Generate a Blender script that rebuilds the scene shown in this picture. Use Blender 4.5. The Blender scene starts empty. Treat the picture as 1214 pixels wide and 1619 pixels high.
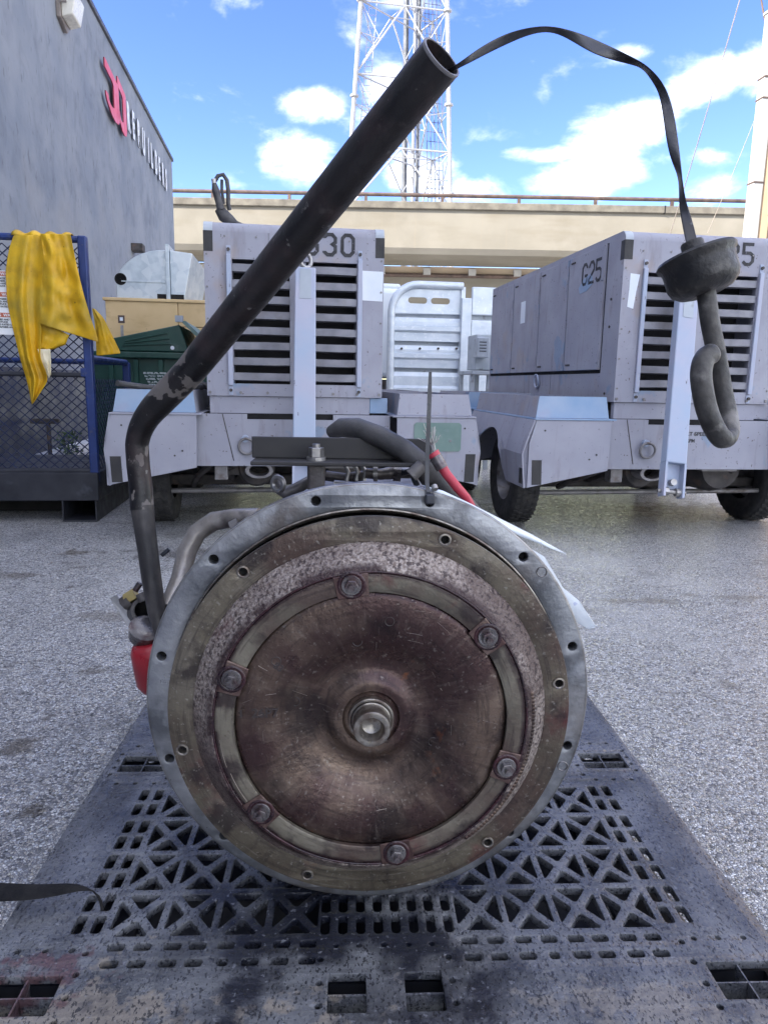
import bpy, bmesh, math, random
from mathutils import Vector, Matrix, noise
random.seed(7)
rad = math.radians
S = bpy.context.scene
C = S.collection

# ------------------------------------------------------------------ camera
FPX, IW, IH = 1122.0, 1214.0, 1619.0
CAMH = .865
_p = math.atan((IH/2-606)/FPX); _r = rad(1.05)
D_ = Vector((0, math.cos(_p), -math.sin(_p)))
r0 = Vector((1, 0, 0)); u0 = r0.cross(D_)
R_ = r0*math.cos(_r)+u0*math.sin(_r); U_ = u0*math.cos(_r)-r0*math.sin(_r)
CAM = Vector((0, 0, CAMH))
cd = bpy.data.cameras.new('camera'); cam = bpy.data.objects.new('camera', cd); C.objects.link(cam)
cam.matrix_world = Matrix(((R_.x, U_.x, -D_.x, 0), (R_.y, U_.y, -D_.y, 0), (R_.z, U_.z, -D_.z, CAMH), (0, 0, 0, 1)))
cd.sensor_fit = 'VERTICAL'; cd.sensor_height = 36; cd.lens = FPX/IH*36; cd.clip_start = .02; cd.clip_end = 3000
S.camera = cam

def ray(x, y):
    return D_*FPX+R_*(x-IW/2)-U_*(y-IH/2)

# ------------------------------------------------------------------ light
YAW = rad(7.8)
def ydir(x, y, z):   # yard frame direction to world
    return Vector((x*math.cos(YAW)-y*math.sin(YAW), x*math.sin(YAW)+y*math.cos(YAW), z))
sun_to = ydir(-.78, -.27, .55).normalized()
sd = bpy.data.lights.new('sun', 'SUN'); sd.energy = 2.0; sd.angle = rad(.53); sd.color = (1, .93, .82)
so = bpy.data.objects.new('sun', sd); C.objects.link(so)
so.rotation_euler = sun_to.to_track_quat('Z', 'Y').to_euler()
S.view_settings.view_transform = 'Standard'; S.view_settings.look = 'None'
S.view_settings.exposure = 3.05; S.view_settings.gamma = 1; S.view_settings.use_curve_mapping = False

W = bpy.data.worlds.new('World'); S.world = W; W.use_nodes = True
nt = W.node_tree; N = nt.nodes; L = nt.links
for n in list(N): N.remove(n)
out = N.new('ShaderNodeOutputWorld')
sky = N.new('ShaderNodeTexSky'); sky.sky_type = 'NISHITA'; sky.sun_disc = False
sky.sun_elevation = math.asin(sun_to.z); sky.sun_rotation = math.atan2(sun_to.x, sun_to.y)
sky.air_density = 1.0; sky.dust_density = .2; sky.ozone_density = 3.0
bg = N.new('ShaderNodeBackground'); bg.inputs[1].default_value = .05
hs = N.new('ShaderNodeHueSaturation'); hs.inputs['Saturation'].default_value = 1.22; hs.inputs['Hue'].default_value = .526; L.new(sky.outputs[0], hs.inputs['Color']); L.new(hs.outputs[0], bg.inputs[0])
cl = N.new('ShaderNodeBackground'); cl.inputs[1].default_value = .52
mx = N.new('ShaderNodeMixShader')
tc = N.new('ShaderNodeTexCoord')
def vm(op, a, b=None):
    n = N.new('ShaderNodeVectorMath'); n.operation = op
    for i, q in enumerate((a, b)):
        if q is None: continue
        if isinstance(q, (tuple, Vector)): n.inputs[i].default_value = q
        else: L.new(q, n.inputs[i])
    return n
def mm(op, a, b=None, clamp=False):
    n = N.new('ShaderNodeMath'); n.operation = op; n.use_clamp = clamp
    for i, q in enumerate((a, b)):
        if q is None: continue
        if isinstance(q, (int, float)): n.inputs[i].default_value = q
        else: L.new(q, n.inputs[i])
    return n.outputs[0]
dirn = tc.outputs['Generated']
# the cumulus seen over the viaduct, given as direction, width and height
acc = None
for px, py, w, h, k in [(492, 166, 56, 27, .9), (478, 250, 66, 40, .9), (655, 262, 60, 36, .8), (620, 135, 45, 38, .6), (1110, 130, 78, 44, .82), (1000, 190, 84, 36, .88), (1190, 110, 50, 40, .7),
                        (960, 225, 60, 30, .7), (1000, 85, 30, 22, .6), (930, 285, 95, 30, 1.1), (1110, 250, 80, 16, .45), (1130, 300, 100, 24, .42), (860, 246, 62, 13, .6), 
                        (640, 6, 50, 10, .5), (560, 205, 40, 30, .4), (860, 155, 16, 30, .35), (740, 300, 110, 20, .35)]:
    d = ray(px, py); ln = d.length; d.normalize()
    s = vm('SUBTRACT', dirn, tuple(d)); a = w/ln; b = h/ln
    m_ = vm('MULTIPLY', s.outputs[0], (1/a, 1/a, 1/b)); l_ = vm('LENGTH', m_.outputs[0])
    v = mm('MULTIPLY', mm('SUBTRACT', 1.35, l_.outputs['Value'], True), k)
    acc = v if acc is None else mm('MAXIMUM', acc, v)
mp = N.new('ShaderNodeMapping'); mp.inputs['Scale'].default_value = (1, 1, 1.9); L.new(dirn, mp.inputs[0])
def nz(scale, detail, rough=.58, dist=0.0):
    n = N.new('ShaderNodeTexNoise'); n.inputs['Scale'].default_value = scale; n.inputs['Detail'].default_value = detail
    n.inputs['Roughness'].default_value = rough; n.inputs['Distortion'].default_value = dist
    L.new(mp.outputs[0], n.inputs['Vector']); return n.outputs[0]
n1 = nz(9, 9, .6, .25); n2 = nz(2.3, 6)
c0 = ray(760, 150).normalized(); dv = vm('DISTANCE', dirn, tuple(c0))
away = N.new('ShaderNodeMapRange'); away.interpolation_type = 'SMOOTHSTEP'; away.inputs['From Min'].default_value = .5; away.inputs['From Max'].default_value = .85; L.new(dv.outputs['Value'], away.inputs['Value'])
gen = mm('MULTIPLY', mm('MULTIPLY', mm('SUBTRACT', n2, .38, True), 5.0), away.outputs[0])          # broken cloud over the unseen sky, thickened to brighten the yard
both = mm('MAXIMUM', mm('MULTIPLY', acc, .78), mm('MULTIPLY', gen, 1.1))
field = mm('ADD', both, mm('MULTIPLY', mm('SUBTRACT', n1, .5), 1.9))
mask = N.new('ShaderNodeMapRange'); mask.interpolation_type = 'SMOOTHSTEP'
mask.inputs['From Min'].default_value = .12; mask.inputs['From Max'].default_value = 1.02; mask.inputs['To Max'].default_value = .97
L.new(field, mask.inputs['Value'])
shade = N.new('ShaderNodeMapRange'); shade.inputs['From Min'].default_value = .34; shade.inputs['From Max'].default_value = .60
L.new(nz(16, 8, .65), shade.inputs['Value'])
cm = N.new('ShaderNodeMix'); cm.data_type = 'RGBA'; cm.inputs[6].default_value = (.36, .42, .52, 1); cm.inputs[7].default_value = (1, .985, .96, 1)
L.new(shade.outputs[0], cm.inputs[0]); L.new(cm.outputs[2], cl.inputs[0])
L.new(mask.outputs[0], mx.inputs[0]); L.new(bg.outputs[0], mx.inputs[1]); L.new(cl.outputs[0], mx.inputs[2]); L.new(mx.outputs[0], out.inputs[0])

# ------------------------------------------------------------------ frames
class Fr:
    def __init__(s, o, yaw):
        s.o = Vector(o); s.yaw = yaw
        s.x = Vector((math.cos(yaw), math.sin(yaw), 0)); s.y = Vector((-math.sin(yaw), math.cos(yaw), 0))
    def l(s, w): d = w-s.o; return Vector((d.dot(s.x), d.dot(s.y), d.z))
    def w(s, p): return s.o+s.x*p[0]+s.y*p[1]+Vector((0, 0, p[2]))
    def py(s, a, b, y): v = ray(a, b); c = s.l(CAM); return s.l(CAM+v*((y-c.y)/v.dot(s.y)))   # meets the local plane y
    def px(s, a, b, x): v = ray(a, b); c = s.l(CAM); return s.l(CAM+v*((x-c.x)/v.dot(s.x)))
    def pz(s, a, b, z): v = ray(a, b); c = s.l(CAM); return s.l(CAM+v*((z-c.z)/v.z))
    def pd(s, a, b, d): return s.l(CAM+ray(a, b)*(d/FPX))                                      # at distance d along the view
YARD = Fr((0, 0, 0), YAW)
def yfr(R, F): return Fr(YARD.w((R, F, 0)), YAW)

# ------------------------------------------------------------------ objects
def tag(o, label=None, cat=None, group=None, kind=None):
    if label: o['label'] = label
    if cat: o['category'] = cat
    if group: o['group'] = group
    if kind: o['kind'] = kind
    return o
def thing(name, fr, label, cat, group=None):
    e = bpy.data.objects.new(name, None); C.objects.link(e); e.empty_display_size = .1
    e.location = fr.o; e.rotation_euler = (0, 0, fr.yaw)
    return tag(e, label, cat, group)

class MB:
    def __init__(s): s.v = []; s.f = []
    def add(s, vs, fs):
        n = len(s.v); s.v += [Vector(q) for q in vs]; s.f += [tuple(n+i for i in f) for f in fs]; return s
    def box(s, a, b):
        x0, x1 = sorted((a[0], b[0])); y0, y1 = sorted((a[1], b[1])); z0, z1 = sorted((a[2], b[2]))
        return s.add([(x0, y0, z0), (x1, y0, z0), (x1, y1, z0), (x0, y1, z0), (x0, y0, z1), (x1, y0, z1), (x1, y1, z1), (x0, y1, z1)],
                     [(0, 3, 2, 1), (4, 5, 6, 7), (0, 1, 5, 4), (1, 2, 6, 5), (2, 3, 7, 6), (3, 0, 4, 7)])
    def prism(s, loop, off):                    # loop of 3D points pushed along off
        n = len(loop); off = Vector(off); a = [Vector(p) for p in loop]
        nr = Vector()
        for i in range(n): nr += a[i].cross(a[(i+1) % n])
        if nr.dot(off) > 0: a.reverse()
        fs = [tuple(range(n)), tuple(reversed(range(n, 2*n)))]+[(i, i+n, (i+1) % n+n, (i+1) % n) for i in range(n)]
        return s.add(a+[p+off for p in a], fs)
    def tube(s, pts, r, n=12, caps=True, flat=None):
        P = [Vector(p) for p in pts]; m = len(P)
        rr = r if isinstance(r, (list, tuple)) else [r]*m
        up = None; rings = []
        for i in range(m):
            t = (P[min(i+1, m-1)]-P[max(i-1, 0)]).normalized()
            if up is None:
                up = Vector((0, 0, 1)) if abs(t.z) < .9 else Vector((1, 0, 0))
            a = (up-t*up.dot(t)).normalized(); b = t.cross(a); up = a
            rings.append([P[i]+(a*math.cos(2*math.pi*k/n)+b*math.sin(2*math.pi*k/n))*rr[i] for k in range(n)])
        vs = [v for q in rings for v in q]
        fs = [(i*n+k, i*n+(k+1) % n, (i+1)*n+(k+1) % n, (i+1)*n+k) for i in range(m-1) for k in range(n)]
        if caps: fs += [tuple(reversed(range(n))), tuple(range((m-1)*n, m*n))]
        return s.add(vs, fs)
    def cyl(s, a, b, r, n=16, r2=None): return s.tube([a, b], [r, r if r2 is None else r2], n)
    def lathe(s, prof, c=(0, 0, 0), ax=(0, 1, 0), n=48, closed=False):   # prof: (radius, along axis)
        ax = Vector(ax).normalized(); c = Vector(c)
        u = ax.orthogonal().normalized() if abs(ax.y) < .999 else Vector((1, 0, 0)); w = ax.cross(u)
        vs = [c+ax*h+(u*math.cos(2*math.pi*k/n)+w*math.sin(2*math.pi*k/n))*max(r, 1e-5) for r, h in prof for k in range(n)]
        m = len(prof)
        fs = [(i*n+k, i*n+(k+1) % n, ((i+1) % m)*n+(k+1) % n, ((i+1) % m)*n+k) for i in range(m if closed else m-1) for k in range(n)]
        return s.add(vs, fs)
    def grid(s, rows):
        m, n = len(rows), len(rows[0])
        return s.add([p for r in rows for p in r], [(i*n+k, i*n+k+1, (i+1)*n+k+1, (i+1)*n+k) for i in range(m-1) for k in range(n-1)])
    def build(s, name, mat, parent=None, bevel=0, smooth=None, label=None, kind=None, solid=0, seg=2, sub=0, fix=False):
        me = bpy.data.meshes.new(name); me.from_pydata(s.v, [], s.f)
        if fix:
            bm = bmesh.new(); bm.from_mesh(me); bmesh.ops.recalc_face_normals(bm, faces=bm.faces); bm.to_mesh(me); bm.free()
        me.materials.append(mat)
        o = bpy.data.objects.new(name, me); C.objects.link(o)
        if parent is not None: o.parent = parent
        if solid:
            q = o.modifiers.new('solid', 'SOLIDIFY'); q.thickness = solid; q.offset = 0
        if sub:
            q = o.modifiers.new('sub', 'SUBSURF'); q.levels = sub; q.render_levels = sub
        if bevel:
            q = o.modifiers.new('bevel', 'BEVEL'); q.width = bevel; q.segments = seg; q.limit_method = 'ANGLE'; q.angle_limit = rad(35)
            q.harden_normals = False
        if smooth is not None:
            for p in me.polygons: p.use_smooth = True
            me.set_sharp_from_angle(angle=rad(smooth))
        return tag(o, label, kind=kind)

def plate(name, loops, th, mat, parent, mapf, bev=0, smooth=30, label=None):
    """a flat plate with real holes; loops are 2D outlines, mapf turns (u, v, w) into local space"""
    cu = bpy.data.curves.new(name, 'CURVE'); cu.dimensions = '2D'; cu.fill_mode = 'BOTH'
    cu.extrude = th/2-bev; cu.bevel_depth = bev; cu.bevel_resolution = 1; cu.offset = -bev
    for lp in loops:
        sp = cu.splines.new('POLY'); sp.points.add(len(lp)-1)
        for i, (x, y) in enumerate(lp): sp.points[i].co = (x, y, 0, 1)
        sp.use_cyclic_u = True
    t = bpy.data.objects.new('t', cu); C.objects.link(t)
    bpy.context.view_layer.update()
    me = bpy.data.meshes.new_from_object(t.evaluated_get(bpy.context.evaluated_depsgraph_get()))
    bpy.data.objects.remove(t); bpy.data.curves.remove(cu)
    for v in me.vertices: v.co = Vector(mapf(*v.co))
    bm = bmesh.new(); bm.from_mesh(me); bmesh.ops.remove_doubles(bm, verts=bm.verts, dist=1e-6); bmesh.ops.recalc_face_normals(bm, faces=bm.faces)
    bm.to_mesh(me); bm.free()
    me.materials.clear(); me.materials.append(mat); me.name = name
    o = bpy.data.objects.new(name, me); C.objects.link(o); o.parent = parent
    if smooth:
        for p in me.polygons: p.use_smooth = True
        me.set_sharp_from_angle(angle=rad(smooth))
    return tag(o, label)
def circle(cx, cy, r, n=48): return [(cx+r*math.cos(2*math.pi*k/n), cy+r*math.sin(2*math.pi*k/n)) for k in range(n)]

def text(name, body, size, mat, parent, org, xdir, zdir, depth=.001, bold=0.0, sx=1.0, label=None, align='LEFT'):
    cu = bpy.data.curves.new(name, 'FONT'); cu.body = body; cu.size = size; cu.extrude = depth; cu.offset = bold; cu.align_x = align
    t = bpy.data.objects.new('t', cu); C.objects.link(t); bpy.context.view_layer.update()
    me = bpy.data.meshes.new_from_object(t.evaluated_get(bpy.context.evaluated_depsgraph_get()))
    bpy.data.objects.remove(t); bpy.data.curves.remove(cu)
    xd = Vector(xdir).normalized(); zd = Vector(zdir).normalized(); nd = xd.cross(zd); og = Vector(org)
    for v in me.vertices: v.co = og+xd*v.co.x*sx+zd*v.co.y+nd*v.co.z
    me.materials.clear(); me.materials.append(mat); me.name = name
    o = bpy.data.objects.new(name, me); C.objects.link(o); o.parent = parent
    return tag(o, label)

def stroke(mb, path, w, org, xd, zd, th=.001, closed=False):
    """a mitred flat stroke, as painted with a stencil"""
    xd = Vector(xd); zd = Vector(zd); nd = xd.cross(zd); og = Vector(org); n = len(path); Lf, Rt = [], []
    for i in range(n):
        p = Vector(path[i]); a = Vector(path[i-1]) if i or closed else None; b = Vector(path[(i+1) % n]) if i < n-1 or closed else None
        d1 = (p-a).normalized() if a is not None else None; d2 = (b-p).normalized() if b is not None else None
        d1 = d1 or d2; d2 = d2 or d1
        m_ = (d1+d2).normalized(); q = Vector((-m_.y, m_.x)); k = w/2/max(.35, q.dot(Vector((-d1.y, d1.x))))
        Lf.append(p+q*k); Rt.append(p-q*k)
    T = lambda q, h: og+xd*q.x+zd*q.y+nd*h
    for i in range(n if closed else n-1):
        j = (i+1) % n
        mb.prism([T(Rt[i], 0), T(Rt[j], 0), T(Lf[j], 0), T(Lf[i], 0)], nd*th)
def glyphs(mb, s, org, xd, zd, h, w, st, gap, th=.001):
    g = {'G': [(w, h*.78), (w, h-w*.3), (w*.72, h), (w*.28, h), (0, h-w*.3), (0, w*.3), (w*.28, 0), (w*.72, 0), (w, w*.3), (w, h*.42), (w*.5, h*.42)],
         '3': [(0, h*.82), (0, h-w*.25), (w*.28, h), (w*.72, h), (w, h-w*.3), (w, h*.62), (w*.75, h*.52), (w, h*.42), (w, w*.3), (w*.72, 0), (w*.28, 0), (0, w*.25), (0, h*.18)],
         '0': [(0, w*.3), (0, h-w*.3), (w*.28, h), (w*.72, h), (w, h-w*.3), (w, w*.3), (w*.72, 0), (w*.28, 0)],
         '2': [(0, h*.75), (0, h-w*.3), (w*.28, h), (w*.72, h), (w, h-w*.3), (w, h*.62), (0, h*.15), (0, 0), (w, 0)],
         '5': [(w, h), (0, h), (0, h*.56), (w*.68, h*.56), (w, h*.44), (w, w*.3), (w*.72, 0), (w*.28, 0), (0, w*.25)]}
    og = Vector(org)
    for i, c in enumerate(s):
        stroke(mb, g[c], st, og+Vector(xd)*(i*(w+gap)), xd, zd, th, closed=(c == '0'))

# ------------------------------------------------------------------ materials
def mat(name, a, b, scale=6, lo=.35, hi=.65, rough=.6, metal=0, bump=0, bscale=60, layers=(), detail=6, stretch=(1, 1, 1), rvar=.12, spec=.5, rdist=0):
    m = bpy.data.materials.new(name); m.use_nodes = True; t = m.node_tree; n = t.nodes; l = t.links
    bs = n['Principled BSDF']; tc = n.new('ShaderNodeTexCoord')
    def mapn(st, off=(0, 0, 0)):
        q = n.new('ShaderNodeMapping'); q.inputs['Scale'].default_value = st; q.inputs['Location'].default_value = off; l.new(tc.outputs['Object'], q.inputs[0]); return q.outputs[0]
    def tex(sc, st=(1, 1, 1), off=(0, 0, 0), det=6, kind='noise', ro=.55, dist=0):
        if kind == 'voronoi':
            q = n.new('ShaderNodeTexVoronoi'); q.inputs['Scale'].default_value = sc; l.new(mapn(st, off), q.inputs['Vector']); return q.outputs['Color']
        if kind == 'cell':
            q = n.new('ShaderNodeTexVoronoi'); q.inputs['Scale'].default_value = sc; l.new(mapn(st, off), q.inputs['Vector']); return q.outputs['Distance']
        if kind == 'crack':
            w = n.new('ShaderNodeTexNoise'); w.inputs['Scale'].default_value = sc*2.5; w.inputs['Detail'].default_value = 5; l.new(mapn(st, off), w.inputs['Vector'])
            mxx = n.new('ShaderNodeMix'); mxx.data_type = 'VECTOR'; mxx.inputs[0].default_value = .18; l.new(mapn(st, off), mxx.inputs[4]); l.new(w.outputs['Color'], mxx.inputs[5])
            q = n.new('ShaderNodeTexVoronoi'); q.feature = 'DISTANCE_TO_EDGE'; q.inputs['Scale'].default_value = sc; l.new(mxx.outputs[1], q.inputs['Vector']); return q.outputs['Distance']
        q = n.new('ShaderNodeTexNoise'); q.inputs['Scale'].default_value = sc; q.inputs['Detail'].default_value = det; q.inputs['Roughness'].default_value = ro
        q.inputs['Distortion'].default_value = dist
        l.new(mapn(st, off), q.inputs['Vector']); return q.outputs[0]
    def mr(v, lo, hi, a=0, b=1):
        q = n.new('ShaderNodeMapRange'); q.inputs['From Min'].default_value = lo; q.inputs['From Max'].default_value = hi
        q.inputs['To Min'].default_value = a; q.inputs['To Max'].default_value = b; l.new(v, q.inputs['Value']); return q.outputs[0]
    def mix(f, x, y, ty='RGBA'):
        q = n.new('ShaderNodeMix'); q.data_type = ty; i, j, o = (6, 7, 2) if ty == 'RGBA' else (2, 3, 0)
        l.new(f, q.inputs[0])
        for k, v in ((i, x), (j, y)):
            if isinstance(v, (tuple, float, int)): q.inputs[k].default_value = (*v, 1) if isinstance(v, tuple) else v
            else: l.new(v, q.inputs[k])
        return q.outputs[o]
    base = tex(scale, stretch, det=detail); col = mix(mr(base, lo, hi), a, b)
    rg = mr(tex(scale*2.3, stretch, (3, 1, 7)), .3, .7, max(.03, rough-rvar), min(1, rough+rvar)); me = float(metal); mtl = None
    if any('polar' in ly or 'band' in ly for ly in layers):
        fl_ = n.new('ShaderNodeVectorMath'); fl_.operation = 'MULTIPLY'; l.new(tc.outputs['Object'], fl_.inputs[0]); fl_.inputs[1].default_value = (1, 0, 1)
        ln_ = n.new('ShaderNodeVectorMath'); ln_.operation = 'LENGTH'; l.new(fl_.outputs[0], ln_.inputs[0]); RAD = ln_.outputs['Value']
        no_ = n.new('ShaderNodeVectorMath'); no_.operation = 'NORMALIZE'; l.new(fl_.outputs[0], no_.inputs[0])
    def polar(sr, sa, det, off):
        a_ = n.new('ShaderNodeVectorMath'); a_.operation = 'MULTIPLY'; l.new(no_.outputs[0], a_.inputs[0]); a_.inputs[1].default_value = (sa, sa, sa)
        m_ = n.new('ShaderNodeMath'); m_.operation = 'MULTIPLY_ADD'; l.new(RAD, m_.inputs[0]); m_.inputs[1].default_value = sr; m_.inputs[2].default_value = off
        c_ = n.new('ShaderNodeCombineXYZ'); l.new(m_.outputs[0], c_.inputs[1])
        d_ = n.new('ShaderNodeVectorMath'); d_.operation = 'ADD'; l.new(a_.outputs[0], d_.inputs[0]); l.new(c_.outputs[0], d_.inputs[1])
        q = n.new('ShaderNodeTexNoise'); q.inputs['Scale'].default_value = 1; q.inputs['Detail'].default_value = det; q.inputs['Roughness'].default_value = .6; l.new(d_.outputs[0], q.inputs['Vector']); return q.outputs[0]
    for i, ly in enumerate(layers):
        sc = ly.get('scale', 5); v = polar(ly['polar'][0], ly['polar'][1], ly.get('detail', 6), i*7.3) if 'polar' in ly else tex(sc, ly.get('stretch', (1, 1, 1)), ly.get('off', (i*3.7+1, i*1.9, i*5.3)), ly.get('detail', 6), ly.get('kind', 'noise'), ly.get('ro', .55), ly.get('dist', 0))
        f = mr(v, ly['lo'], ly['hi'], 0, ly.get('k', 1))
        if 'at' in ly:                                   # stain confined to a place: centre and radii
            s_ = n.new('ShaderNodeVectorMath'); s_.operation = 'SUBTRACT'; l.new(tc.outputs['Object'], s_.inputs[0]); s_.inputs[1].default_value = ly['at']
            q_ = n.new('ShaderNodeVectorMath'); q_.operation = 'MULTIPLY'; l.new(s_.outputs[0], q_.inputs[0]); q_.inputs[1].default_value = tuple(1/z for z in ly['rad'])
            w_ = n.new('ShaderNodeVectorMath'); w_.operation = 'LENGTH'; l.new(q_.outputs[0], w_.inputs[0])
            g_ = mr(w_.outputs['Value'], 1.0, .45)
            z_ = n.new('ShaderNodeMath'); z_.operation = 'MULTIPLY_ADD'; l.new(v, z_.inputs[0]); z_.inputs[1].default_value = 2.6; z_.inputs[2].default_value = -.8
            p_ = n.new('ShaderNodeMath'); p_.operation = 'ADD'; l.new(z_.outputs[0], p_.inputs[0]); l.new(mr(w_.outputs['Value'], 0, 1.2, .42, -.5), p_.inputs[1])
            f = mr(p_.outputs[0], ly['lo'], ly['hi'], 0, ly.get('k', 1))
        if 'band' in ly:
            b0, bw = ly['band']; s_ = n.new('ShaderNodeMath'); s_.operation = 'SUBTRACT'; l.new(RAD, s_.inputs[0]); s_.inputs[1].default_value = b0
            a_ = n.new('ShaderNodeMath'); a_.operation = 'ABSOLUTE'; l.new(s_.outputs[0], a_.inputs[0])
            p_ = n.new('ShaderNodeMath'); p_.operation = 'MULTIPLY'; l.new(f, p_.inputs[0]); l.new(mr(a_.outputs[0], bw*.3, bw, 1, 0), p_.inputs[1]); f = p_.outputs[0]
        col = mix(f, col, ly['c'])
        if 'rough' in ly: rg = mix(f, rg, float(ly['rough']), 'FLOAT')
        if 'metal' in ly: mtl = mix(f, mtl if mtl is not None else me, float(ly['metal']), 'FLOAT')
    l.new(col, bs.inputs['Base Color']); l.new(rg, bs.inputs['Roughness']); bs.inputs['Specular IOR Level'].default_value = spec
    if mtl is not None: l.new(mtl, bs.inputs['Metallic'])
    else: bs.inputs['Metallic'].default_value = me
    if bump:
        b_ = n.new('ShaderNodeBump'); b_.inputs['Strength'].default_value = bump; b_.inputs['Distance'].default_value = .004
        l.new(tex(bscale, stretch, (5, 5, 5), 5), b_.inputs['Height']); l.new(b_.outputs[0], bs.inputs['Normal'])
    m.diffuse_color = (*a, 1); return m

LAV = dict(rough=.55, bump=.12, bscale=25, spec=.35)
lav_layers = [dict(c=(.20, .285, .40), scale=3.0, lo=.61, hi=.64, k=.7, detail=4), dict(c=(.36, .30, .27), scale=3.4, lo=.60, hi=.68, k=.5, detail=4), dict(c=(.25, .235, .275), scale=6, lo=.5, hi=.74, k=.4, detail=11), dict(c=(.10, .07, .06), scale=55, lo=.665, hi=.70, k=.8, detail=4),
              dict(c=(.12, .09, .08), scale=38, lo=.70, hi=.76, k=.7, detail=3), dict(c=(.17, .14, .14), scale=5, stretch=(4, 4, .6), lo=.56, hi=.74, k=.5)]
M = {}
M['lavender'] = mat('lavender_paint', (.295, .300, .352), (.345, .348, .398), 3, layers=lav_layers, **LAV)
M['bluepatch'] = mat('primer_and_sky_blue', (.20, .31, .46), (.28, .36, .48), 5, layers=[dict(c=(.33, .31, .39), scale=4, lo=.55, hi=.7, k=.7)], rough=.5, bump=.1, bscale=25)
M['towbar'] = mat('pale_blue_paint', (.33, .41, .53), (.41, .42, .51), 4, layers=[dict(c=(.05, .035, .03), scale=24, lo=.67, hi=.72, k=.9, stretch=(1, 1, .5))], rough=.5, bump=.12, bscale=25)
M['slat'] = mat('grey_slat_metal', (.17, .17, .195), (.27, .27, .30), 8, rough=.5, metal=.2, layers=[dict(c=(.12, .10, .09), scale=7, lo=.55, hi=.75, k=.6)])
M['black'] = mat('black_paint', (.02, .02, .022), (.035, .033, .033), 10, rough=.55)
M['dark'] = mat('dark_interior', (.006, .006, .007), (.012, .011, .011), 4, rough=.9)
M['ink'] = mat('black_stencil', (.018, .018, .02), (.05, .05, .055), 30, rough=.7, layers=[dict(c=(.4, .38, .47), scale=70, lo=.66, hi=.7, k=.6)])
M['under'] = mat('greasy_chassis_metal', (.035, .032, .032), (.09, .08, .075), 9, rough=.65, metal=.2, bump=.3, bscale=40, layers=[dict(c=(.16, .10, .07), scale=12, lo=.58, hi=.7, k=.6)])
M['rod'] = mat('dull_rod_metal', (.18, .17, .17), (.28, .27, .27), 14, rough=.5, metal=.4, layers=[dict(c=(.10, .07, .05), scale=16, lo=.55, hi=.68, k=.7)])
M['rubber'] = mat('tyre_rubber', (.022, .022, .024), (.05, .048, .047), 14, rough=.8, bump=.3, bscale=90, layers=[dict(c=(.13, .12, .11), scale=9, lo=.55, hi=.75, k=.6)])
M['steel'] = mat('worn_steel', (.30, .29, .28), (.42, .41, .40), 20, rough=.38, metal=.8, bump=.15, bscale=80, layers=[dict(c=(.12, .08, .06), scale=22, lo=.55, hi=.7, k=.7, rough=.7)])
M['white'] = mat('white_sheet', (.68, .74, .80), (.76, .80, .84), 8, rough=.6)
M['greenplate'] = mat('grey_green_paint', (.12, .20, .18), (.17, .25, .22), 9, rough=.55, layers=[dict(c=(.3, .33, .34), scale=12, lo=.62, hi=.72, k=.4)])
M['stucco'] = mat('grey_stucco', (.20, .228, .27), (.26, .283, .315), 1.1, rough=.9, bump=1.0, bscale=14, detail=9, spec=.2,
                  layers=[dict(c=(.12, .135, .165), scale=3.2, stretch=(1, 1.0, .7), lo=.48, hi=.70, k=.45, detail=10, dist=.8), dict(c=(.30, .32, .345), scale=1.6, stretch=(1, .8, .8), lo=.46, hi=.66, k=.6, detail=10), dict(c=(.09, .10, .12), scale=8, stretch=(1, 1.6, .7), lo=.60, hi=.70, k=.5, detail=10), dict(c=(.30, .305, .31), scale=.9, at=(0, 12, 1.2), rad=(3, 14, 2.6), lo=.45, hi=.85, k=.5)])
M['darkwall'] = mat('dark_blue_wall_paint', (.014, .019, .045), (.028, .036, .075), 1.6, rough=.5, bump=.3, bscale=18, layers=[dict(c=(.10, .11, .15), scale=3, lo=.56, hi=.8, k=.4)])
M['coping'] = mat('dark_coping', (.06, .065, .07), (.11, .11, .12), 4, rough=.5, metal=.3)
M['red'] = mat('red_letter', (.62, .06, .10), (.70, .10, .14), 3, rough=.45)
M['redside'] = mat('dark_red_letter_edge', (.16, .015, .03), (.22, .02, .04), 3, rough=.5)
M['letter'] = mat('white_letter', (.72, .74, .76), (.80, .82, .84), 3, rough=.45)
M['lampw'] = mat('cream_lens', (.62, .60, .52), (.72, .70, .62), 8, rough=.3)
M['lampg'] = mat('lamp_casing', (.20, .17, .15), (.30, .27, .25), 9, rough=.6, metal=.3)
M['cageblue'] = mat('blue_cage_paint', (.010, .028, .125), (.018, .045, .19), 8, rough=.4, layers=[dict(c=(.1, .1, .12), scale=20, lo=.62, hi=.7, k=.6)])
M['meshblue'] = mat('dark_blue_mesh', (.006, .011, .04), (.012, .022, .07), 8, rough=.5)
M['cagebase'] = mat('dark_steel_base', (.012, .014, .022), (.03, .032, .042), 7, rough=.55, layers=[dict(c=(.12, .13, .16), scale=9, lo=.6, hi=.75, k=.5)])
M['yellow'] = mat('yellow_oilcloth', (.60, .34, .010), (.74, .45, .014), 7, rough=.5, bump=.7, bscale=16, spec=.4,
                  layers=[dict(c=(.22, .13, .012), scale=9, lo=.50, hi=.70, k=.55, detail=11), dict(c=(.05, .04, .015), scale=46, lo=.68, hi=.73, k=.8), dict(c=(.34, .27, .04), scale=5, lo=.5, hi=.7, k=.6)])
M['cream'] = mat('cream_lining', (.70, .62, .42), (.78, .70, .5), 7, rough=.7)
M['galv'] = mat('galvanised_sheet', (.42, .48, .53), (.52, .58, .62), 14, rough=.42, metal=.55, bump=.08, bscale=20, layers=[dict(c=(.62, .66, .68), scale=12, lo=.6, hi=.66, k=.5, kind='voronoi')])
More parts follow.
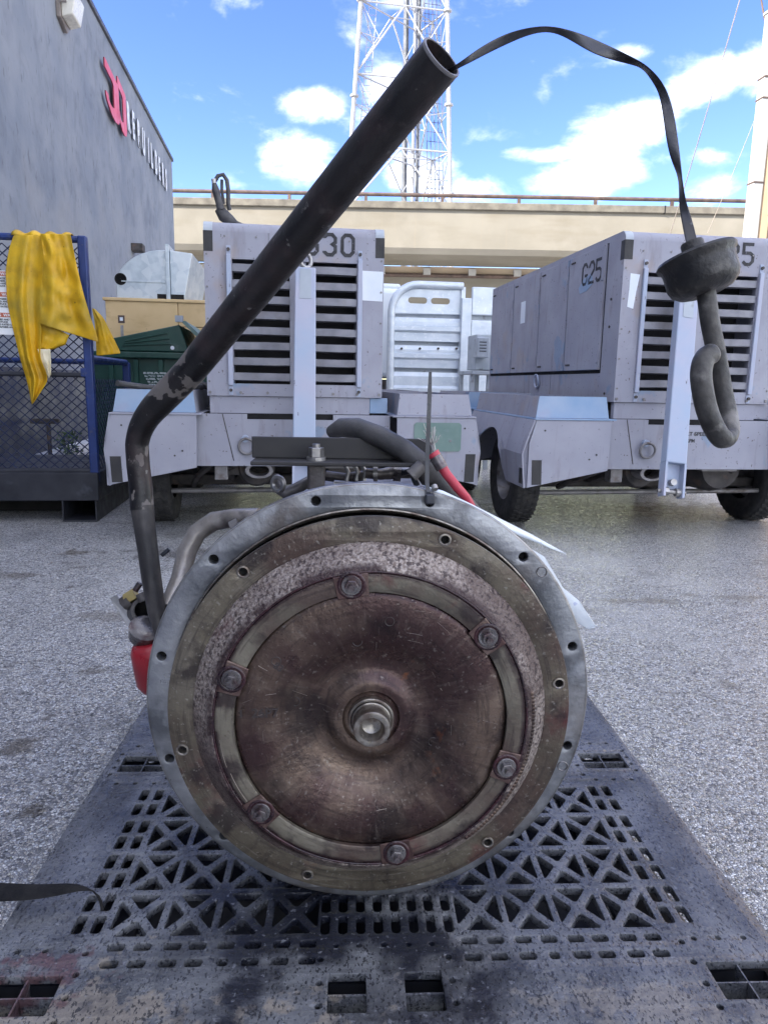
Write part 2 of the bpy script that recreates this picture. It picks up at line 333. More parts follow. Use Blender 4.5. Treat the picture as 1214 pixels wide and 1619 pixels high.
M['ply'] = mat('yellow_crate_paint', (.56, .40, .20), (.64, .47, .25), 3, rough=.6, layers=[dict(c=(.42, .27, .12), scale=3.2, stretch=(1, 1, 2.5), lo=.56, hi=.66, k=.5), dict(c=(.2, .13, .07), scale=20, lo=.7, hi=.75, k=.6)])
M['bin'] = mat('dark_green_bin', (.008, .045, .035), (.014, .07, .052), 4, rough=.45, bump=.15, bscale=14, layers=[dict(c=(.09, .13, .12), scale=8, lo=.6, hi=.76, k=.45)])
M['binwhite'] = mat('worn_label_paint', (.35, .42, .42), (.5, .55, .55), 30, rough=.6, layers=[dict(c=(.012, .06, .045), scale=50, lo=.5, hi=.55)])
M['alu'] = mat('aluminium_siding', (.52, .58, .64), (.62, .67, .72), 5, rough=.42, metal=.3, bump=.12, bscale=14, layers=[dict(c=(.42, .49, .57), scale=4, stretch=(1, 1, 3), lo=.5, hi=.7, k=.6), dict(c=(.75, .78, .8), scale=22, lo=.6, hi=.66, k=.5)])
M['whitebody'] = mat('white_truck_paint', (.66, .72, .74), (.72, .77, .79), 3, rough=.4)
M['greyequip'] = mat('grey_equipment_paint', (.34, .38, .42), (.44, .48, .52), 6, rough=.5, layers=[dict(c=(.14, .12, .11), scale=12, lo=.6, hi=.7, k=.6)])
M['conc'] = mat('tan_concrete', (.185, .170, .140), (.235, .218, .182), .35, rough=.9, bump=.3, bscale=4, spec=.2, detail=9,
                layers=[dict(c=(.15, .125, .085), scale=.6, stretch=(.5, 1, 2.5), lo=.5, hi=.75, k=.55, detail=9), dict(c=(.25, .21, .16), scale=2, stretch=(3, 1, .12), lo=.62, hi=.8, k=.5, detail=7), dict(c=(.26, .242, .205), scale=.9, lo=.55, hi=.75, k=.5)])
M['soffit'] = mat('bounce_lit_soffit', (.48, .38, .28), (.56, .46, .35), .6, rough=.9)  # paler than the other concrete: bounced light put into the colour
M['parapet'] = mat('weathered_parapet', (.10, .09, .075), (.18, .165, .135), 2.2, rough=.95, bump=.4, bscale=8, detail=9)
M['rail'] = mat('rusty_rail', (.07, .05, .045), (.13, .09, .075), 3, rough=.7, metal=.2)
M['tower'] = mat('tower_white_steel', (.27, .285, .31), (.36, .37, .39), 2, rough=.5, layers=[dict(c=(.25, .22, .2), scale=4, lo=.62, hi=.72, k=.5)])
M['cable'] = mat('tower_cable', (.06, .07, .09), (.12, .13, .15), 2, rough=.6)
M['beige'] = mat('beige_wall', (.27, .205, .135), (.32, .245, .17), 2, rough=.85, bump=.3, bscale=20)
M['pole'] = mat('white_pole_paint', (.36, .36, .35), (.44, .435, .42), 4, rough=.5, layers=[dict(c=(.34, .30, .25), scale=3, stretch=(3, 3, .4), lo=.55, hi=.72, k=.5)])
M['wire'] = mat('wire', (.10, .10, .11), (.16, .15, .15), 6, rough=.6)
M['rope'] = mat('pale_guy_wire', (.34, .31, .28), (.44, .4, .36), 6, rough=.6)
M['ground'] = None
# pallet, engine
M['pallet'] = mat('grey_black_plastic', (.060, .063, .070), (.135, .140, .152), 9, rough=.25, bump=.6, bscale=150, spec=.55, detail=9, layers=[
    dict(c=(.22, .228, .24), scale=14, lo=.45, hi=.72, k=.6, detail=10, stretch=(1, .6, 1)),
    dict(c=(.24, .21, .175), scale=30, at=(-.30, -.575, 0), rad=(.40, .12, 1), lo=.52, hi=.70, k=.8, detail=10, rough=.75),
    dict(c=(.22, .20, .175), scale=30, at=(.28, -.55, 0), rad=(.26, .07, 1), lo=.58, hi=.78, k=.6, detail=10, rough=.7),
    dict(c=(.010, .012, .022), scale=9, at=(-.085, -.38, 0), rad=(.34, .25, 1), lo=.42, hi=.66, k=.92, detail=8, rough=.14),
    dict(c=(.085, .026, .030), scale=24, at=(-.41, -.49, 0), rad=(.13, .08, 1), lo=.56, hi=.74, k=.7, detail=11, rough=.4),
    dict(c=(.27, .235, .19), scale=34, at=(-.19, -.59, 0), rad=(.24, .035, 1), lo=.54, hi=.60, k=.75, detail=10, rough=.8),
    dict(c=(.016, .017, .022), scale=230, lo=.575, hi=.61, k=.85, detail=2, stretch=(1.5, .75, 1)), dict(c=(.26, .27, .30), scale=120, lo=.62, hi=.68, k=.5, detail=4)])
M['palunder'] = mat('shade_black_plastic', (.012, .013, .017), (.03, .032, .04), 9, rough=.5)  # deep shade below the deck put into a blacker colour
M['strap'] = mat('black_webbing', (.010, .010, .011), (.024, .023, .023), 30, rough=.85, bump=.5, bscale=300, spec=.2)
M['housing'] = mat('blued_cast_metal', (.20, .21, .225), (.40, .41, .43), 11, rough=.36, metal=.65, bump=.25, bscale=120, detail=9, layers=[
    dict(c=(.075, .082, .095), scale=10, lo=.48, hi=.62, k=.75, detail=10, rough=.5), dict(c=(.14, .11, .09), scale=7, lo=.53, hi=.66, k=.6, detail=9, rough=.6), dict(c=(.42, .44, .47), scale=26, lo=.56, hi=.68, k=.5, detail=9),
    dict(c=(.52, .56, .62), scale=80, stretch=(1, 1, .3), lo=.66, hi=.74, k=.5), dict(c=(.03, .03, .035), scale=30, lo=.68, hi=.75, k=.7)])
oil = [dict(c=(.165, .145, .115), scale=11, lo=.50, hi=.62, k=.7, detail=10), dict(c=(.070, .040, .034), scale=7, lo=.47, hi=.60, k=.8, detail=10, rough=.28), dict(c=(.105, .014, .020), scale=8, lo=.60, hi=.67, k=.65, detail=9, rough=.28),
       dict(c=(.020, .014, .016), scale=15, lo=.54, hi=.62, k=.8, detail=10), dict(c=(.03, .022, .022), polar=(170, 2.0), lo=.53, hi=.62, k=.45), dict(c=(.30, .27, .22), polar=(260, 3), lo=.62, hi=.70, k=.4),
       dict(c=(.016, .010, .012), polar=(14, 16), lo=.54, hi=.70, k=.4, detail=10), dict(c=(.34, .32, .28), scale=170, lo=.60, hi=.68, k=.5)]
M['plate'] = mat('oily_olive_steel', (.080, .066, .048), (.16, .138, .10), 12, rough=.38, metal=.35, bump=.3, bscale=110, detail=9, layers=oil)
M['ringplate'] = mat('pale_olive_steel', (.105, .093, .070), (.21, .19, .148), 10, rough=.36, metal=.3, bump=.3, bscale=110, detail=9, layers=[dict(c=(.075, .046, .040), scale=9, lo=.48, hi=.62, k=.8, detail=10, rough=.28), dict(c=(.10, .016, .02), scale=9, lo=.60, hi=.67, k=.7, detail=9),
    dict(c=(.022, .014, .016), scale=18, lo=.53, hi=.62, k=.8, detail=10), dict(c=(.03, .02, .02), polar=(150, 2), lo=.53, hi=.62, k=.5), dict(c=(.02, .008, .011), scale=30, band=(.1935, .006), lo=.3, hi=.5, k=.9, rough=.25)])
M['speckle'] = mat('speckled_cast_iron', (.17, .13, .11), (.46, .40, .36), 260, lo=.36, hi=.64, rough=.45, metal=.35, bump=.7, bscale=280, detail=5, layers=[
    dict(c=(.085, .055, .050), scale=7, lo=.50, hi=.64, k=.75, detail=10), dict(c=(.035, .022, .025), scale=170, lo=.55, hi=.61, k=.8, detail=3), dict(c=(.09, .016, .018), scale=9, lo=.63, hi=.70, k=.6, detail=9),
    dict(c=(.030, .012, .014), scale=24, band=(.198, .010), lo=.34, hi=.5, k=.9, rough=.3), dict(c=(.05, .035, .032), polar=(8, 30), lo=.55, hi=.65, k=.5)])
M['disc'] = mat('brown_oiled_steel', (.082, .054, .044), (.165, .118, .090), 9, rough=.30, metal=.6, bump=.22, bscale=150, detail=9, layers=[
    dict(c=(.21, .16, .125), scale=15, lo=.51, hi=.62, k=.6, detail=11, rough=.4), dict(c=(.048, .024, .026), scale=6, lo=.45, hi=.55, k=.85, detail=11, rough=.26), dict(c=(.27, .09, .03), scale=15, lo=.66, hi=.70, k=.8, detail=10, rough=.7),
    dict(c=(.014, .010, .012), scale=10, lo=.54, hi=.64, k=.75, detail=11), dict(c=(.24, .20, .17), polar=(22, 22), lo=.56, hi=.70, k=.28, detail=10), dict(c=(.022, .014, .014), polar=(16, 14), lo=.53, hi=.68, k=.4, detail=10),
    dict(c=(.03, .02, .02), polar=(190, 2.4), lo=.54, hi=.62, k=.45), dict(c=(.30, .27, .24), scale=190, lo=.62, hi=.69, k=.45)])
M['pad'] = mat('stained_pad_steel', (.075, .038, .036), (.17, .12, .10), 26, rough=.34, metal=.5, bump=.2, bscale=80, detail=9, layers=[dict(c=(.04, .016, .018), scale=30, lo=.5, hi=.62, k=.8)])
M['grease'] = mat('dark_red_sealant', (.014, .007, .010), (.045, .014, .018), 30, rough=.25, bump=.6, bscale=60)
M['nut'] = mat('oily_nut', (.10, .09, .092), (.26, .25, .25), 30, rough=.28, metal=.7, layers=[dict(c=(.05, .014, .018), scale=40, lo=.5, hi=.65, k=.7)])
M['bright'] = mat('bright_machined_steel', (.22, .20, .175), (.36, .335, .30), 60, rough=.34, metal=.85, layers=[dict(c=(.12, .085, .07), scale=60, lo=.47, hi=.60, k=.75, rough=.45)])
M['mark'] = mat('scratch_metal', (.20, .165, .14), (.30, .26, .23), 60, rough=.4, metal=.6)
M['stamp'] = mat('stamped_recess', (.028, .022, .020), (.04, .03, .03), 60, rough=.5)
M['tube'] = mat('black_flaking_tube', (.006, .0055, .006), (.019, .016, .016), 12, rough=.42, bump=.35, bscale=70, detail=9, spec=.5, layers=[
    dict(c=(.15, .135, .125), scale=14, lo=.63, hi=.65, k=.9, detail=9, at=(-.295, .08, .42), rad=(.12, .3, .26), rough=.7),
    dict(c=(.15, .135, .125), scale=26, stretch=(1, 1, .5), lo=.64, hi=.66, k=.9, detail=9, at=(-.36, .14, .25), rad=(.05, .2, .14), rough=.7),
    dict(c=(.060, .034, .034), scale=14, lo=.50, hi=.70, k=.55, detail=10, rough=.6), dict(c=(.10, .09, .085), scale=34, stretch=(1, 1, 1.3), lo=.62, hi=.69, k=.25, detail=11, rough=.65), dict(c=(.22, .21, .20), scale=70, lo=.66, hi=.72, k=.6)])
M['tubelow'] = mat('dusty_lower_tube', (.055, .052, .052), (.12, .11, .105), 16, rough=.5, metal=.3, bump=.3, bscale=90, layers=[dict(c=(.02, .02, .022), scale=9, stretch=(1, 1, .4), lo=.5, hi=.62, k=.8), dict(c=(.15, .03, .03), scale=11, lo=.68, hi=.76, k=.5)])
M['blade'] = mat('dark_strip_steel', (.045, .045, .05), (.10, .10, .105), 20, rough=.36, metal=.6, layers=[dict(c=(.02, .018, .02), scale=24, lo=.5, hi=.66, k=.7), dict(c=(.3, .3, .32), scale=60, lo=.68, hi=.74, k=.4)])
M['cap'] = mat('greasy_black_cap', (.010, .010, .010), (.040, .037, .034), 30, rough=.45, bump=.5, bscale=90, detail=9, layers=[dict(c=(.15, .14, .125), scale=50, lo=.56, hi=.68, k=.6, detail=9), dict(c=(.012, .011, .012), scale=26, lo=.55, hi=.7, k=.7)])
M['handle'] = mat('worn_grey_handle', (.022, .021, .020), (.10, .094, .086), 30, rough=.48, bump=.35, bscale=120, metal=.15, detail=9, layers=[dict(c=(.26, .245, .225), scale=46, lo=.56, hi=.70, k=.6, detail=9), dict(c=(.03, .026, .025), scale=30, lo=.58, hi=.7, k=.7)])
M['pipe'] = mat('pale_pipe', (.20, .18, .16), (.38, .35, .32), 24, rough=.4, metal=.5, bump=.4, bscale=60, layers=[dict(c=(.06, .05, .05), scale=20, lo=.56, hi=.68, k=.7)])
M['hose'] = mat('grey_rubber_hose', (.035, .035, .037), (.085, .082, .082), 16, rough=.55, bump=.3, bscale=90)
M['bore'] = mat('shade_dark_bore', (.012, .011, .011), (.03, .028, .028), 12, rough=.7)  # shade of the gap behind the flexplate put into the colour
M['case'] = mat('greasy_casting', (.09, .085, .085), (.20, .19, .185), 16, rough=.5, metal=.5, bump=.5, bscale=50, layers=[dict(c=(.04, .03, .03), scale=12, lo=.5, hi=.65, k=.8)])
M['filter'] = mat('red_filter_paint', (.24, .010, .018), (.34, .018, .028), 12, rough=.35, layers=[dict(c=(.05, .01, .015), scale=14, lo=.58, hi=.72, k=.8)])
M['redcable'] = mat('red_cable', (.36, .02, .05), (.5, .05, .08), 20, rough=.45, layers=[dict(c=(.06, .03, .03), scale=30, lo=.55, hi=.66, k=.8)])
M['brass'] = mat('dull_brass', (.40, .31, .12), (.5, .42, .2), 30, rough=.4, metal=.6)
M['paper'] = mat('plastic_tag', (.66, .72, .78), (.74, .79, .83), 14, rough=.3, layers=[dict(c=(.30, .34, .58), scale=60, stretch=(1, 2, 1), lo=.62, hi=.66, k=.6)])
M['tie'] = mat('black_nylon', (.02, .022, .03), (.04, .044, .056), 20, rough=.35)
M['leaf'] = mat('weed_leaf', (.03, .07, .025), (.06, .11, .04), 20, rough=.6)
M['kerb'] = mat('white_kerb_paint', (.5, .52, .54), (.66, .67, .68), 7, rough=.8, layers=[dict(c=(.2, .19, .18), scale=9, lo=.55, hi=.66, k=.7)])
M['signred'] = mat('sign_red', (.42, .10, .06), (.5, .14, .08), 20, rough=.5)

def ground_mat():
    m = bpy.data.materials.new('exposed_aggregate'); m.use_nodes = True; t = m.node_tree; n = t.nodes; l = t.links; bs = n['Principled BSDF']
    tc = n.new('ShaderNodeTexCoord')
    def vor(s, out='Color', feat='F1'):
        q = n.new('ShaderNodeTexVoronoi'); q.feature = feat; q.inputs['Scale'].default_value = s; l.new(tc.outputs['Object'], q.inputs['Vector']); return q.outputs[out]
    def noi(s, d=6, r=.55, st=None):
        q = n.new('ShaderNodeTexNoise'); q.inputs['Scale'].default_value = s; q.inputs['Detail'].default_value = d; q.inputs['Roughness'].default_value = r
        if st:
            mpp = n.new('ShaderNodeMapping'); mpp.inputs['Scale'].default_value = st; l.new(tc.outputs['Object'], mpp.inputs[0]); l.new(mpp.outputs[0], q.inputs['Vector'])
        else: l.new(tc.outputs['Object'], q.inputs['Vector'])
        return q.outputs[0]
    def mr(v, a, b, c=0, d=1):
        q = n.new('ShaderNodeMapRange'); q.inputs['From Min'].default_value = a; q.inputs['From Max'].default_value = b; q.inputs['To Min'].default_value = c; q.inputs['To Max'].default_value = d; l.new(v, q.inputs['Value']); return q.outputs[0]
    def mix(f, x, y):
        q = n.new('ShaderNodeMix'); q.data_type = 'RGBA'; l.new(f, q.inputs[0])
        for k, v in ((6, x), (7, y)):
            if isinstance(v, tuple): q.inputs[k].default_value = (*v, 1)
            else: l.new(v, q.inputs[k])
        return q.outputs[2]
    sep = n.new('ShaderNodeSeparateColor'); l.new(vor(170), sep.inputs[0])
    cr = n.new('ShaderNodeValToRGB'); cr.color_ramp.elements[0].color = (.12, .125, .14, 1); cr.color_ramp.elements[1].color = (.95, .93, .90, 1)
    e = cr.color_ramp.elements.new(.35); e.color = (.42, .425, .45, 1); e = cr.color_ramp.elements.new(.6); e.color = (.66, .62, .57, 1); e = cr.color_ramp.elements.new(.8); e.color = (.76, .79, .84, 1)
    l.new(sep.outputs[0], cr.inputs[0])
    gap = mr(vor(170, 'Distance', 'DISTANCE_TO_EDGE'), .0, .10)
    c = mix(gap, (.13, .13, .14), cr.outputs[0])
    c = mix(mr(noi(14, 7, .6), .5, .75, 0, .35), c, (.66, .67, .69))                 # worn paste between the stones
    c = mix(mr(noi(2.2, 8, .62), .55, .70, 0, .45), c, (.24, .24, .25))             # darker damp patches
    c = mix(mr(noi(1.3, 8, .6, (1, 1.6, 1)), .58, .64, 0, .5), c, (.13, .11, .095)) # oil and dirt
    c = mix(mr(noi(5, 9, .7), .63, .68, 0, .6), c, (.10, .085, .075))
    c = mix(mr(noi(.9, 10, .66, (1.6, 1, 1)), .50, .60, 0, .38), c, (.74, .745, .75))     # broad worn pale patches
    c = mix(mr(noi(.7, 10, .7, (1, 1.4, 1)), .56, .66, 0, .42), c, (.21, .21, .22))
    tc2 = tc.outputs['Object']
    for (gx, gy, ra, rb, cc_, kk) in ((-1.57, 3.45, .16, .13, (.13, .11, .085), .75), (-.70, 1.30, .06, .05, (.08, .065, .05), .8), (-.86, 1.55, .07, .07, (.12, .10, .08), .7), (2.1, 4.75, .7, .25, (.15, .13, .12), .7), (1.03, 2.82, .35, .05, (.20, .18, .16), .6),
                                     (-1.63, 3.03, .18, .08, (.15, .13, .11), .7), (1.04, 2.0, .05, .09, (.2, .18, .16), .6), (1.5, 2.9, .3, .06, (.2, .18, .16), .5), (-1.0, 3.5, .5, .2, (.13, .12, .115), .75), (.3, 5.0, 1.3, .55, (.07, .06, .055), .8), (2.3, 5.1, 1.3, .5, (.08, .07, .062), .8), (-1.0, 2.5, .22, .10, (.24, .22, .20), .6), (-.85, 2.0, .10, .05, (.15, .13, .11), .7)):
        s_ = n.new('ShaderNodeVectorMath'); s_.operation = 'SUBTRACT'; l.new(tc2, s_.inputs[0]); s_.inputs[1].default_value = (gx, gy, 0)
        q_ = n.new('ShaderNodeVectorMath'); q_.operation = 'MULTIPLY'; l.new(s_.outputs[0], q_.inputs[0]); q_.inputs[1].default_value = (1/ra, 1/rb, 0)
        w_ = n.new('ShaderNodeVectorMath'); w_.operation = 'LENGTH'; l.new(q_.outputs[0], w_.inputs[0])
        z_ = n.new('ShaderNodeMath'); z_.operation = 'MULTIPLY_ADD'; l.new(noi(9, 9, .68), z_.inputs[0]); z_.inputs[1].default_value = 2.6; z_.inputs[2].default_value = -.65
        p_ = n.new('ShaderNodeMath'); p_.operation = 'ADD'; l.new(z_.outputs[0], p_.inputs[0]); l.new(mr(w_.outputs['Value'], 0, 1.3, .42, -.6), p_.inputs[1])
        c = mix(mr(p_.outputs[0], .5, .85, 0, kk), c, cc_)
    # cracks
    w = n.new('ShaderNodeTexNoise'); w.inputs['Scale'].default_value = 3; w.inputs['Detail'].default_value = 6; l.new(tc.outputs['Object'], w.inputs['Vector'])
    av = n.new('ShaderNodeVectorMath'); av.operation = 'MULTIPLY_ADD'; l.new(w.outputs['Color'], av.inputs[0]); av.inputs[1].default_value = (.5, .5, .5); l.new(tc.outputs['Object'], av.inputs[2])
    q = n.new('ShaderNodeTexVoronoi'); q.feature = 'DISTANCE_TO_EDGE'; q.inputs['Scale'].default_value = .75; l.new(av.outputs[0], q.inputs['Vector'])
    ck = mr(q.outputs['Distance'], .0, .006, .8, 0)
    ckf = n.new('ShaderNodeMath'); ckf.operation = 'MULTIPLY'; l.new(ck, ckf.inputs[0]); l.new(mr(noi(1.7), .52, .66), ckf.inputs[1])
    c = mix(ckf.outputs[0], c, (.05, .045, .04))
    l.new(c, bs.inputs['Base Color'])
    l.new(mr(sep.outputs[1], 0, 1, .10, .7), bs.inputs['Roughness'])
    bs.inputs['Specular IOR Level'].default_value = .6
    b = n.new('ShaderNodeBump'); b.inputs['Strength'].default_value = .9; b.inputs['Distance'].default_value = .006
    ad = n.new('ShaderNodeMath'); ad.operation = 'ADD'; l.new(mr(vor(170, 'Distance', 'DISTANCE_TO_EDGE'), 0, .35), ad.inputs[0]); l.new(mr(noi(30, 6), 0, 1, 0, 2.5), ad.inputs[1])
    l.new(ad.outputs[0], b.inputs['Height']); l.new(b.outputs[0], bs.inputs['Normal'])
    return m
M['ground'] = ground_mat()
M['grit'] = mat('grit_stone', (.16, .15, .14), (.55, .53, .50), 3, rough=.7)

# ================================================================== GROUND
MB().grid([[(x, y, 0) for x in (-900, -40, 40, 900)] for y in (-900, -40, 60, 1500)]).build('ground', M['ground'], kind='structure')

pb = MB(); rp = random.Random(21)
for i in range(900):
    x = rp.uniform(-3.2, 3.6); y = 1.0+rp.random()**1.2*5.5
    if -.6 < x < .7 and y < 2.0: continue
    q = rp.uniform(.0018, .0055)*(1 if y < 3 else 1.4); c_ = Vector((x, y, q*.5)); vs = [c_+Vector((math.cos(k*1.257+i), math.sin(k*1.257+i), rp.uniform(-.5, .2)))*q*rp.uniform(.7, 1.2) for k in range(5)]+[c_+Vector((0, 0, q*rp.uniform(.5, .9)))]
    pb.add(vs, [(k, (k+1) % 5, 5) for k in range(5)])
pbm = pb.build('loose_grit', M['grit'], kind='stuff', label='loose pale grit scattered over the speckled paving')
# ================================================================== BUILDING AT LEFT
bf = yfr(-2.5, 0)
bld = thing('workshop_building', bf, 'tall grey stucco building whose long wall runs along the left side of the yard', 'building')
F0, F1, HT = -14, 17.3, 5.60
MB().box((-12, F0, .95), (0, F1, HT)).build('wall', M['stucco'], bld)
MB().box((-12.01, F0-.01, 0), (.006, F1+.006, .95)).build('wall_base', M['darkwall'], bld, label='dark blue painted lower band of the wall')
MB().box((-.25, F0, HT), (.035, F1+.03, HT+.07)).build('coping', M['coping'], bld, bevel=.01)
MB().box((.006, 2, 0), (.16, F1, .11)).build('kerb', M['kerb'], bld, bevel=.01, label='chipped white painted kerb along the wall foot')
q = bf.px(210, 393, 0.0)
MB().box((0, q.y-.12, q.z-.05), (.18, q.y+.12, q.z+.07)).build('vent_stub', M['under'], bld, bevel=.01)
# wall sign
sf = yfr(-2.5, 0)
sgn = thing('wall_sign', sf, 'red and white raised lettering high on the grey stucco wall', 'sign')
def jshape(y0, y1, z0, z1, name):
    w = y1-y0; h = z1-z0
    P = [(0, 1), (.10, 1), (.92, .90), (1, .86), (1, .13), (.88, .04), (.66, 0), (.38, .04), (.06, .20), (0, .28), (0, .36), (.16, .36), (.20, .28), (.32, .22), (.44, .22), (.60, .26), (.60, .72), (.50, .77), (.0, .82)]
    lp = [(.05, y0+a*w, z0+b*h) for a, b in P]
    MB().prism(lp, (.016, 0, 0)).build(name, M['redside'], sgn, fix=True)
    MB().prism([(.066, p[1], p[2]) for p in lp], (.003, 0, 0)).build('letter_face', M['red'], sgn, fix=True)
a0 = sf.px(167, 90, .08); a1 = sf.px(189, 190, .08); b0 = sf.px(187, 120, .08); b1 = sf.px(203, 215, .08)
jshape(a0.y, sf.px(190, 160, .08).y, sf.px(188, 198, .08).z, a0.z, 'letter')
jshape(b0.y, b1.y, sf.px(203, 221, .08).z, b0.z, 'letter')
t0 = sf.px(207, 211, .08); t1 = sf.px(271, 308, .08); tt = sf.px(207, 170, .08)
hh_ = tt.z-t0.z; word = 'REBUILDERS'; step = (t1.y-t0.y)/len(word)
for i, c in enumerate(word):
    yy = t0.y+i*step+(.12 if c == 'I' else 0)
    text('letter_side', c, hh_/.73, M['coping'], sgn, (.03, yy, t0.z+.08), (0, 1, 0), (0, 0, 1), .005, .026, .56)
    text('letter', c, hh_/.73, M['letter'], sgn, (.039, yy, t0.z+.08), (0, 1, 0), (0, 0, 1), .003, .022, .56)
# flood lamp
q = bf.px(112, 22, 0.1); lf = yfr(-2.5, q.y); z = q.z
lp = thing('wall_lamp', lf, 'boxy cream floodlight fixed high on the grey stucco wall', 'wall lamp')
k_ = .60
MB().prism([(0, a*k_, z+b*k_) for a, b in ((-.34, .28), (.30, .28), (.30, -.14), (.06, -.32), (-.34, -.20))], (.05, 0, 0)).build('back_plate', M['lampg'], lp, bevel=.008)
MB().prism([(.05, -.30*k_, z+.26*k_), (.05, -.30*k_, z-.18*k_), (.17, -.30*k_, z-.12*k_), (.22, -.30*k_, z+.26*k_)], (0, .56*k_, 0)).build('lens', M['lampw'], lp, bevel=.014)
MB().cyl((.05, -.36*k_, z+.03), (.12, -.36*k_, z+.03), .014).build('hinge', M['lampg'], lp)

# ================================================================== OVERPASS (parallel to the picture, 30 m off)
of = Fr((0, 30, 0), 0)
ov = thing('overpass', of, 'long tan concrete road viaduct crossing behind the yard', 'overpass')
X0, X1 = -60, 60
MB().prism([(X0, 0, 7.62), (X0, 0, 6.25), (X0, .12, 6.03), (X0, 3.0, 6.03), (X0, 3.0, 7.9), (X0, .1, 7.9)], (X1-X0, 0, 0)).build('deck_beam', M['conc'], ov, fix=True)
MB().box((X0, -.10, 7.72), (X1, .35, 7.99)).build('parapet', M['parapet'], ov, bevel=.02)
MB().box((X0, 3.0, 1.2), (X1, 3.4, 5.62)).build('back_girder', M['conc'], ov)
MB().box((X0, 3.0, 5.72), (X1, 12, 6.0)).build('soffit', M['soffit'], ov)
for x in range(-42, 50, 14): MB().box((x, 3.5, 0), (x+1.3, 5, 5.7)).build('pier', M['conc'], ov, bevel=.03)
MB().tube([(X0, .1, 8.27), (X1, .1, 8.27)], .075, 8).build('hand_rail', M['rail'], ov)
for x in [i*3.05-40.6 for i in range(28)]:
    MB().box((x-.06, .04, 7.99), (x+.06, .16, 8.2)).build('rail_post', M['rail'], ov)
MB().tube([(X0, 2.9, 5.62), (X1, 2.9, 5.62)], .09, 8).build('conduit', M['rail'], ov)
for x in [i*2.0-40.3 for i in range(42)]:
    MB().box((x-.16, 2.72, 5.62), (x+.16, 2.99, 5.9)).build('conduit_bracket', M['pole'], ov)
for x in (-31, -17, -3.1, 10.9, 25): MB().box((x, -.104, 7.70), (x+.05, 0, 8.0)).build('expansion_joint', M['dark'], ov)

# ================================================================== LATTICE TOWER
tf = Fr((.6, 45, 0), 0)
tw = thing('radio_tower', tf, 'white steel lattice radio tower rising behind the viaduct', 'tower')
def leg(k, z):
    s = 1-(z-12.2)*.0186
    base = [(-3.02, -1.0), (3.0, .2), (1.15, 3.4)][k]
    cx, cy = (.35, .9)
    return Vector((cx+(base[0]-cx)*s, cy+(base[1]-cy)*s, z))
for k in range(3):
    MB().tube([leg(k, 0), leg(k, 32)], .13, 8).build('tower_leg', M['tower'], tw)
    for z in (7, 12.1, 17, 22): MB().cyl(leg(k, z)-Vector((0, 0, .05)), leg(k, z)+Vector((0, 0, .05)), .25, 10).build('leg_flange', M['tower'], tw)
zs = [0, 3.6, 7.2, 10.8, 14.4, 18.2, 22, 26, 30]
for j in range(len(zs)-1):
    for a, b in ((0, 1), (1, 2), (2, 0)):
        z0, z1 = zs[j], zs[j+1]; m0 = (leg(a, z1)+leg(b, z1))/2; m1 = m0.copy()
        MB().tube([leg(a, z1), leg(b, z1)], .055, 6).build('cross_strut', M['tower'], tw)
        MB().tube([leg(a, z0), m0], .05, 6).build('diagonal_brace', M['tower'], tw)
        MB().tube([leg(b, z0), m0], .05, 6).build('diagonal_brace', M['tower'], tw)
        for e in (a, b):
            mid = (leg(e, z0)+m0)/2
            for tgt in (leg(e, (z0+z1)/2+.3), leg(e, z1)): MB().tube([mid, tgt], .03, 5).build('secondary_brace', M['tower'], tw)
    mids = [(leg(a, zs[j+1])+leg(b, zs[j+1]))/2 for a, b in ((0, 1), (1, 2), (2, 0))]
    pl = MB(); pl.tube([mids[0], mids[1]], .03, 5); pl.tube([mids[1], mids[2]], .03, 5); pl.tube([mids[2], mids[0]], .03, 5); pl.build('plan_brace', M['tower'], tw)
def ladder(name, p, q, w, n, r, matn, cols=2):
    d = MB(); p = Vector(p); q = Vector(q); w = Vector(w)
    for c in range(cols): d.tube([p+w*(c/(cols-1)), q+w*(c/(cols-1))], r, 5)
    for i in range(n): t = (i+.5)/n; d.tube([p.lerp(q, t), p.lerp(q, t)+w], r*.7, 4)
    d.build(name, matn, tw)
ladder('ladder', leg(0, 0)+Vector((.45, .3, 0)), leg(0, 32)+Vector((.45, .3, 0)), (.42, 0, 0), 95, .025, M['tower'])
ladder('cable_ladder', leg(1, 0)+Vector((-1.35, .6, 0)), leg(1, 32)+Vector((-1.25, .6, 0)), (.95, .2, 0), 60, .028, M['cable'], 5)
for k, (dx, r, mt_) in enumerate([(-.9, .17, 'cable'), (-.35, .1, 'tower'), (-.12, .09, 'cable')]):
    MB().tube([leg(2, 0)+Vector((dx, -.3, 0)), leg(2, 32)+Vector((dx+.15, -.3, 0))], r, 8).build('feed_line', M[mt_], tw)

# ================================================================== RIGHT EDGE: pole, beige building, wires
pf = yfr(6.62, 10)
pp = thing('white_pole', pf, 'tall white square pole with bands at the right edge, before the beige wall', 'pole')
MB().box((-.075, -.075, 0), (.075, .075, 5.95)).build('shaft', M['pole'], pp, bevel=.012)
for z in (3.75, 4.85, 5.12): MB().box((-.082, -.082, z), (.082, .082, z+.02)).build('band', M['rail'], pp)
MB().tube([(.11, 0, 0), (.11, 0, 5.3)], .03, 10).build('conduit', M['beige'], pp)
MB().box((-.09, -.09, 5.95), (.09, .09, 5.98)).build('cap_plate', M['pole'], pp)
be = thing('beige_building', Fr(YARD.w((6.86, 10.4, 0)), rad(-32)), 'plain beige building edge at the far right behind the white pole', 'building')
MB().box((0, 0, 0), (6, 5, 7.0)).build('wall', M['beige'], be)
MB().box((-.03, -.03, 7.0), (6.03, 5.03, 7.12)).build('roof_edge', M['coping'], be)
wf = Fr((0, 0, 0), 0)
